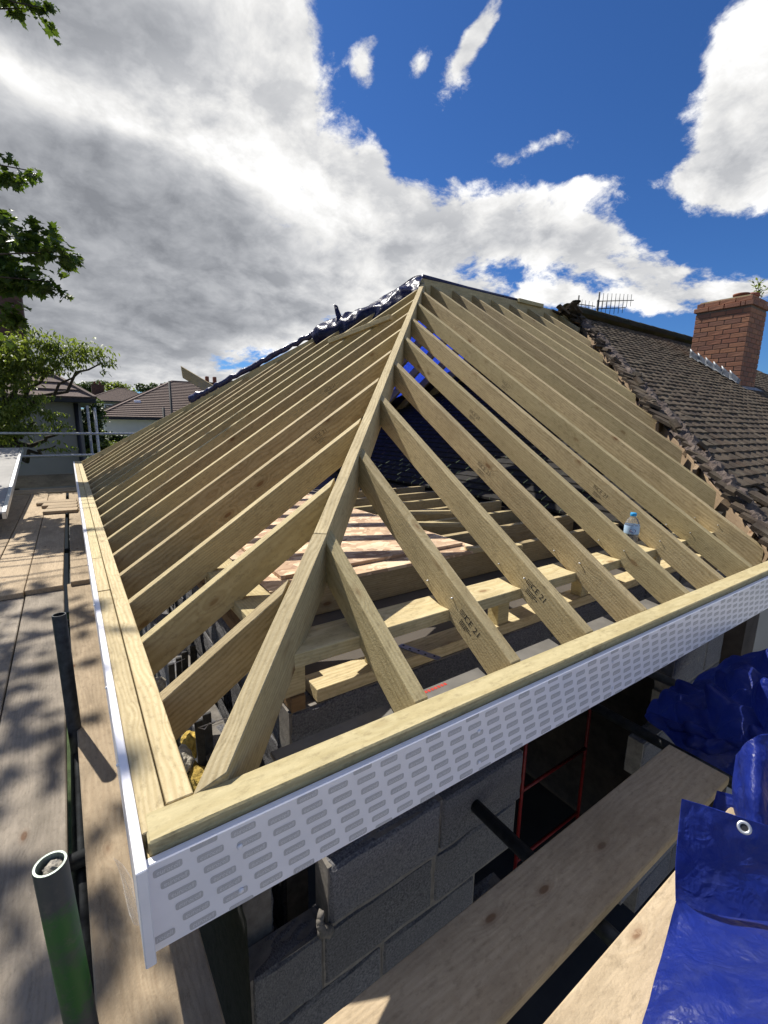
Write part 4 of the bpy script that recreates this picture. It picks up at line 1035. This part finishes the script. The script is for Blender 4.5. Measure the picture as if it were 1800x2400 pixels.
def limbs(paths, parent, name='trunk', mat=MBARK):
    bm = bmesh.new()
    for pts, r0, r1 in paths:
        pts = [V(p) for p in pts]; n = len(pts); tube(bm, pts, [r0+(r1-r0)*i/(n-1) for i in range(n)], 8)
    return link(name, finish(bm, smooth=True), parent, mat)
def jag(a, b, n=6, amp=.12, seed=0):
    a = V(a); b = V(b); L = (b-a).length
    return [a.lerp(b, i/n)+V((mnoise.noise(V((i*.9, seed, 0))), mnoise.noise(V((i*.9, seed, 5))), mnoise.noise(V((i*.9, seed, 9)))))*amp*L*(1 if 0 < i < n else 0) for i in range(n+1)]

# maple overhanging from the left: visible sprays plus the rest of the crown outside the frame
mt = empty('maple_tree', (-4.6, 7.2, GZ), 'dark broad-leaved maple reaching in from the upper left edge', 'tree')
vis = [(70, 560, 5.6, .42, .34), (150, 590, 5.5, .34, .26), (30, 640, 5.7, .45, .34), (120, 660, 5.6, .26, .22), (30, 410, 5.7, .34, .20), (70, 400, 5.6, .18, .12), (-10, 235, 5.8, .22, .18), (20, 745, 5.9, .30, .30), (60, 20, 5.8, .42, .14), (110, 20, 5.8, .2, .1), (-60, 560, 5.8, .6, .8), (-60, 760, 6, .5, .4)]
mb = []
for (x, y, d, rx, rz) in vis:
    c = dep(x, y, d); mb.append((c, (rx*.8, rx*.8, rz*.9)))
crown = [((-3.6, 7.4, 5.4), (1.5, 1.5, 1.0)), ((-3.9, 6.0, 4.2), (1.2, 1.2, 1.2)), ((-4.6, 8.0, 4.4), (1.6, 1.6, 1.6)), ((-2.2, 5.6, 4.9), (.9, 1.0, .55)), ((-2.6, 7.8, 6.2), (1.3, 1.3, .9)), ((-1.55, 4.3, 5.3), (.75, 1.3, .4)), ((-1.75, 5.6, 5.5), (.7, 1.1, .4)), ((-1.5, 3.2, 5.0), (.7, .8, .35))]
link('crown', foliage(mb, 2600, .125, 'maple', 3), mt, MLEAF)
link('crown', foliage(crown, 3800, .15, 'maple', 4), mt, MLEAF)
base = V((-4.6, 7.2, GZ)); fork = V((-4.5, 7.1, 1.0))
pa_ = [(jag(base, fork, 6, .03, 1), .24, .17), (jag(fork, (-4.2, 7.0, 4.5), 6, .06, 2), .16, .06), (jag((-4.35, 7.0, 3.0), (-2.6, 6.4, 5.2), 6, .08, 3), .07, .02)]
for i, (x, y, d, rx, rz) in enumerate(vis):
    st = V((-4.4, 7.0, 1.0+(900-y)/190)) if y > 100 else V((-3.0, 6.6, 5.0))
    pa_.append((jag(st, dep(x, y, d), 7, .06, 10+i), .03, .006))
limbs(pa_, mt)
# feathery tree by the neighbour's house
ft = empty('feathery_tree', (at(6, 1100, 'y', 11.5).x, 11.5, GZ), 'light green feathery tree in front of the grey neighbouring house', 'tree')
fb = []
for (x, y, d, rx, rz) in [(95, 800, 11.2, .55, .30), (160, 815, 11.0, .55, .28), (215, 830, 10.8, .45, .22), (255, 850, 10.6, .25, .2), (60, 850, 11.2, .55, .3), (20, 880, 11.2, .5, .4), (130, 850, 11.1, .6, .22), (10, 820, 11.5, .4, .4), (40, 960, 11, .42, .28), (80, 940, 11, .4, .22), (120, 975, 10.9, .35, .2), (70, 1000, 11, .45, .2), (150, 1000, 10.8, .3, .14), (120, 1040, 10.7, .25, .14), (165, 1050, 10.6, .18, .12), (40, 1085, 10.8, .2, .1), (-60, 850, 11.5, 1, .8), (-60, 990, 11.4, .9, .6)]:
    c = at(x, y, 'y', CAM.y+d); fb.append((c, (rx, rx*.9, rz)))
link('crown', foliage(fb, 15000, .095, 'fine', 8, .6), ft, MLEAF2)
tb = V((at(6, 1100, 'y', 11.5).x-.1, 11.5, GZ)); tm = at(12, 960, 'y', 11.4)
fp = [(jag(tb, tm, 6, .02, 4), .20, .11)]
for i, (x, y, d, rx, rz) in enumerate([(60, 830, 11.2, 0, 0), (140, 850, 11.0, 0, 0), (240, 850, 10.7, 0, 0), (190, 870, 10.8, 0, 0), (80, 990, 11, 0, 0), (170, 1000, 10.8, 0, 0), (10, 820, 11.4, 0, 0), (130, 1045, 10.7, 0, 0)]):
    s_ = tm.lerp(tb, .02*i) if y < 900 else tm.lerp(tb, .05+.02*i)
    fp.append((jag(s_, at(x, y, 'y', CAM.y+d), 8, .09, 20+i), .06, .012))
limbs(fp, ft)

def stepped_roof(parent, quads, rows, mat=MTILER, th=.055, part='roof_slope'):
    """each roof slope as courses of tiles stepping down: quad = (eave a, eave b, top b, top a)"""
    for (a, b, c, d) in quads:
        a, b, c, d = V(a), V(b), V(c), V(d); bm = bmesh.new(); n = (b-a).cross(d-a).normalized()
        if n.z < 0: n = -n
        for i in range(rows):
            u0, u1 = i/rows, (i+1.15)/rows; u1 = min(1, u1)
            p, q, r, s = a.lerp(d, u0)+n*th, b.lerp(c, u0)+n*th, b.lerp(c, u1)+n*.004, a.lerp(d, u1)+n*.004
            p2, q2 = a.lerp(d, u0), b.lerp(c, u0); vs = [bm.verts.new(x) for x in (p, q, r, s, p2, q2)]
            bm.faces.new(vs[:4])
            bm.faces.new((vs[4], vs[5], vs[1], vs[0]))
        link(part, finish(bm), parent, mat)
def bar(name, a, b, w_, parent, mat):
    return timber(name, a, b, w_, w_, parent, mat, bev=0)
def house(name, label, x0, x1, y0, y1, ze, rise, wall, rows=14, over=.35, tile=MTILER, ridge_frac=None, wins=(), chim=(), group=None, hip=True):
    e = empty(name, ((x0+x1)/2, (y0+y1)/2, GZ), label, 'house', group)
    link('wall', box_mesh(x0, x1, y0, y1, GZ, ze, 0), e, wall)
    X0, X1, Y0, Y1 = x0-over, x1+over, y0-over, y1+over; ym = (Y0+Y1)/2; hd = (Y1-Y0)/2 if hip else 0.01
    if X1-X0 < 2*hd: hd = (X1-X0)/2-.05
    A, B, C_, D_ = (X0, Y0, ze), (X1, Y0, ze), (X1, Y1, ze), (X0, Y1, ze); R0 = (X0+hd, ym, ze+rise); R1 = (X1-hd, ym, ze+rise)
    stepped_roof(e, [(A, B, R1, R0), (C_, D_, R0, R1), (D_, A, R0, R0), (B, C_, R1, R1)], rows, tile)
    for a, b in ((A, R0), (B, R1), (R0, R1), (D_, R0), (C_, R1)): bar('ridge_cap', V(a)+V((0, 0, .07)), V(b)+V((0, 0, .07)), .14, e, tile)
    link('gutter', box_mesh(X0, X1, Y0-.05, Y0+.06, ze-.12, ze-.01, .01), e, MBLACK)
    link('soffit', box_mesh(X0+.02, X1-.02, Y0+.07, Y1-.02, ze-.10, ze-.02, 0), e, wall)
    for (wx, wz, ww, wh) in wins:
        f = link('window_frame', box_mesh(wx, wx+ww, y0-.05, y0-.01, wz, wz+wh, 0), e, MPVC)
        k = 2
        for i in range(k): link('pane', box_mesh(wx+.06+i*ww/k, wx+(i+1)*ww/k-.05, y0-.07, y0-.052, wz+.06, wz+wh-.06, 0), f, MGLASS)
    for (cx, cy, cz, cw) in chim:
        c = link('chimney_stack', box_mesh(cx-cw/2, cx+cw/2, cy-.3, cy+.3, ze+rise*.3, cz, .01), e, MTERRB)
        for dx in (-.2, .2): link('chimney_pot', box_mesh(cx+dx*cw-.1, cx+dx*cw+.1, cy-.1, cy+.1, cz, cz+.35, .03), c, MTERR)
    return e
MTERRB = simple('dark_brick', (.14, .075, .055), .95, var=.25, nscale=6, bump=.3)
# dark neighbouring house on the left
c0 = at(188, 940, 'y', 15); c1 = at(60, 862, 'y', 17)
nh = house('neighbour_house', 'grey rendered neighbouring house with a striped tiled roof behind the tree', -11, c0.x, 15, 23, 1.28, 3.0, MREND2, rows=15, over=.36, tile=MTILER)
tube_obj('downpipe', [(c0.x-.12, 14.9, GZ), (c0.x-.12, 14.9, 1.15)], .06, nh, MBLACK, 8)
link('chimney_stack', box_mesh(-1.75, -.95, 18.2, 19.0, 2.5, 5.3, .02), nh, MTERRB)
# white house
hx = at(245, 985, 'y', 28)
wh = house('white_house', 'white rendered house with a brown hipped roof beyond the far eave', hx.x, hx.x+13, 28, 36.5, .80, 2.35, MREND, rows=22, over=.45, tile=MTILER)
x_ = at(386, 905, 'y', 29).x
bm = bmesh.new(); 
for (px, py) in ((381, 912), (390, 914), (398, 914)):
    p = at(px, py, 'y', 32); link('chimney_pot', box_mesh(p.x-.12, p.x+.12, 31.9, 32.1, p.z-.5, p.z+.35, .02), wh, MTERRB)
link('roof_vent', box_mesh(0, .35, 0, .3, 0, .22, .03), wh, MPVC, Matrix.Translation(at(315, 947, 'y', 29.2)))
h3 = at(452, 920, 'y', 25)
house('white_house', 'brown-roofed house just right of the white house, mostly hidden by the far hip', h3.x-.6, h3.x+9, 25.5, 33, .55, 2.6, MREND, rows=20, over=.3, tile=MTILER, chim=((at(510, 890, 'y', 27).x, 28.5, at(510, 893, 'y', 27).z, 1.1),))
# far houses
for (px, pe, Y, wd_, rise, lb, ch_, wl) in [(205, 938, 62, 7.5, 1.7, 'distant brown-roofed house with a stout chimney, left of the far pair', [(232, 897)], MREND2), (290, 938, 66, 9, 1.5, 'distant low brown-roofed house with a flat chimney, right of the far pair', [(297, 912)], MTERRB)]:
    p = at(px, pe, 'y', Y); cs_ = [(at(a, b, 'y', Y).x, Y+3.5, at(a, b, 'y', Y).z, 1.3) for a, b in ch_]
    house('far_house', lb, p.x, p.x+wd_, Y, Y+7, p.z, rise, wl, rows=18, over=.4, tile=MTILER, wins=((p.x+.8, p.z-1.7, 1.6, 1.3), (p.x+wd_-2.6, p.z-1.7, 1.7, 1.3)), chim=cs_)
def tree(name, label, px, py, Y, rx, rz, n, size, mat, seed, kind='oval', group=None, gz=GZ):
    c = at(px, py, 'y', Y); e = empty(name, (c.x, Y, gz), label, 'tree', group)
    r = random.Random(seed); bl = []
    for i in range(9):
        q = V((r.uniform(-1, 1), r.uniform(-1, 1), r.uniform(-1, 1))); q = q.normalized()*r.uniform(.2, .7)
        bl.append((c+V((q.x*rx, q.y*rx, q.z*rz)), (rx*.5, rx*.5, rz*.45)))
    link('crown', foliage(bl, n, size, kind, seed), e, mat)
    limbs([(jag((c.x, Y, gz), c, 5, .03, seed), rx*.10, rx*.03)]+[(jag((c.x, Y, c.z-rz*.6), b[0], 4, .08, seed+i), rx*.04, .01) for i, b in enumerate(bl[:5])], e)
tree('far_tree', 'bright green rounded tree behind the far houses', 290, 912, 75, 2.9, 1.9, 2600, .34, MLEAF2, 31, group='distant trees')
tree('far_tree', 'dark tree beside the bright one, above the white roof', 345, 908, 95, 2.2, 1.1, 900, .4, MLEAF3, 32, group='distant trees')
for i, (px, py) in enumerate([(195, 905), (222, 903), (255, 905), (365, 912), (405, 908), (430, 912)]):
    tree('far_tree', 'dark distant treetop on the skyline, %s from the left' % ['first', 'second', 'third', 'fourth', 'fifth', 'sixth'][i], px, py, 130+6*i, 4.2, 1.9, 900, .6, MLEAF3, 40+i, group='skyline trees')
tree('conifer', 'dark dense evergreen between the grey and the white house', 228, 1005, 22, .9, 1.5, 3800, .13, MLEAF3, 60)
tree('garden_shrub', 'sunlit pale green shrub below the white house', 252, 1052, 16, .75, .38, 2600, .085, MLEAF2, 61)
tree('garden_shrub', 'rounded leafy shrub beside the far rafters', 272, 1030, 17.5, .55, .45, 2000, .10, MLEAF3, 62)
tree('garden_shrub', 'low yellow-green shrub by the grey house corner', 222, 1010, 18.5, .35, .4, 1200, .07, MLEAF2, 63)
# low hill on the skyline
bm = bmesh.new(); prev = None
for i in range(41):
    x = -260+i*16; h = 12+6*mnoise.noise(V((i*.23, 2, 0)))+3*mnoise.noise(V((i*.9, 5, 0)))
    ring = [bm.verts.new((x, 300, GZ-2)), bm.verts.new((x, 340, GZ+h*.7)), bm.verts.new((x, 400, GZ+h)), bm.verts.new((x, 500, GZ-2))]
    if prev:
        for j in range(3): bm.faces.new((prev[j], ring[j], ring[j+1], prev[j+1]))
    prev = ring
o = link('hill', finish(bm, smooth=True), None, simple('wooded_hill', (.05, .07, .035), .95, nscale=.05, var=.3)); o['kind'] = 'structure'
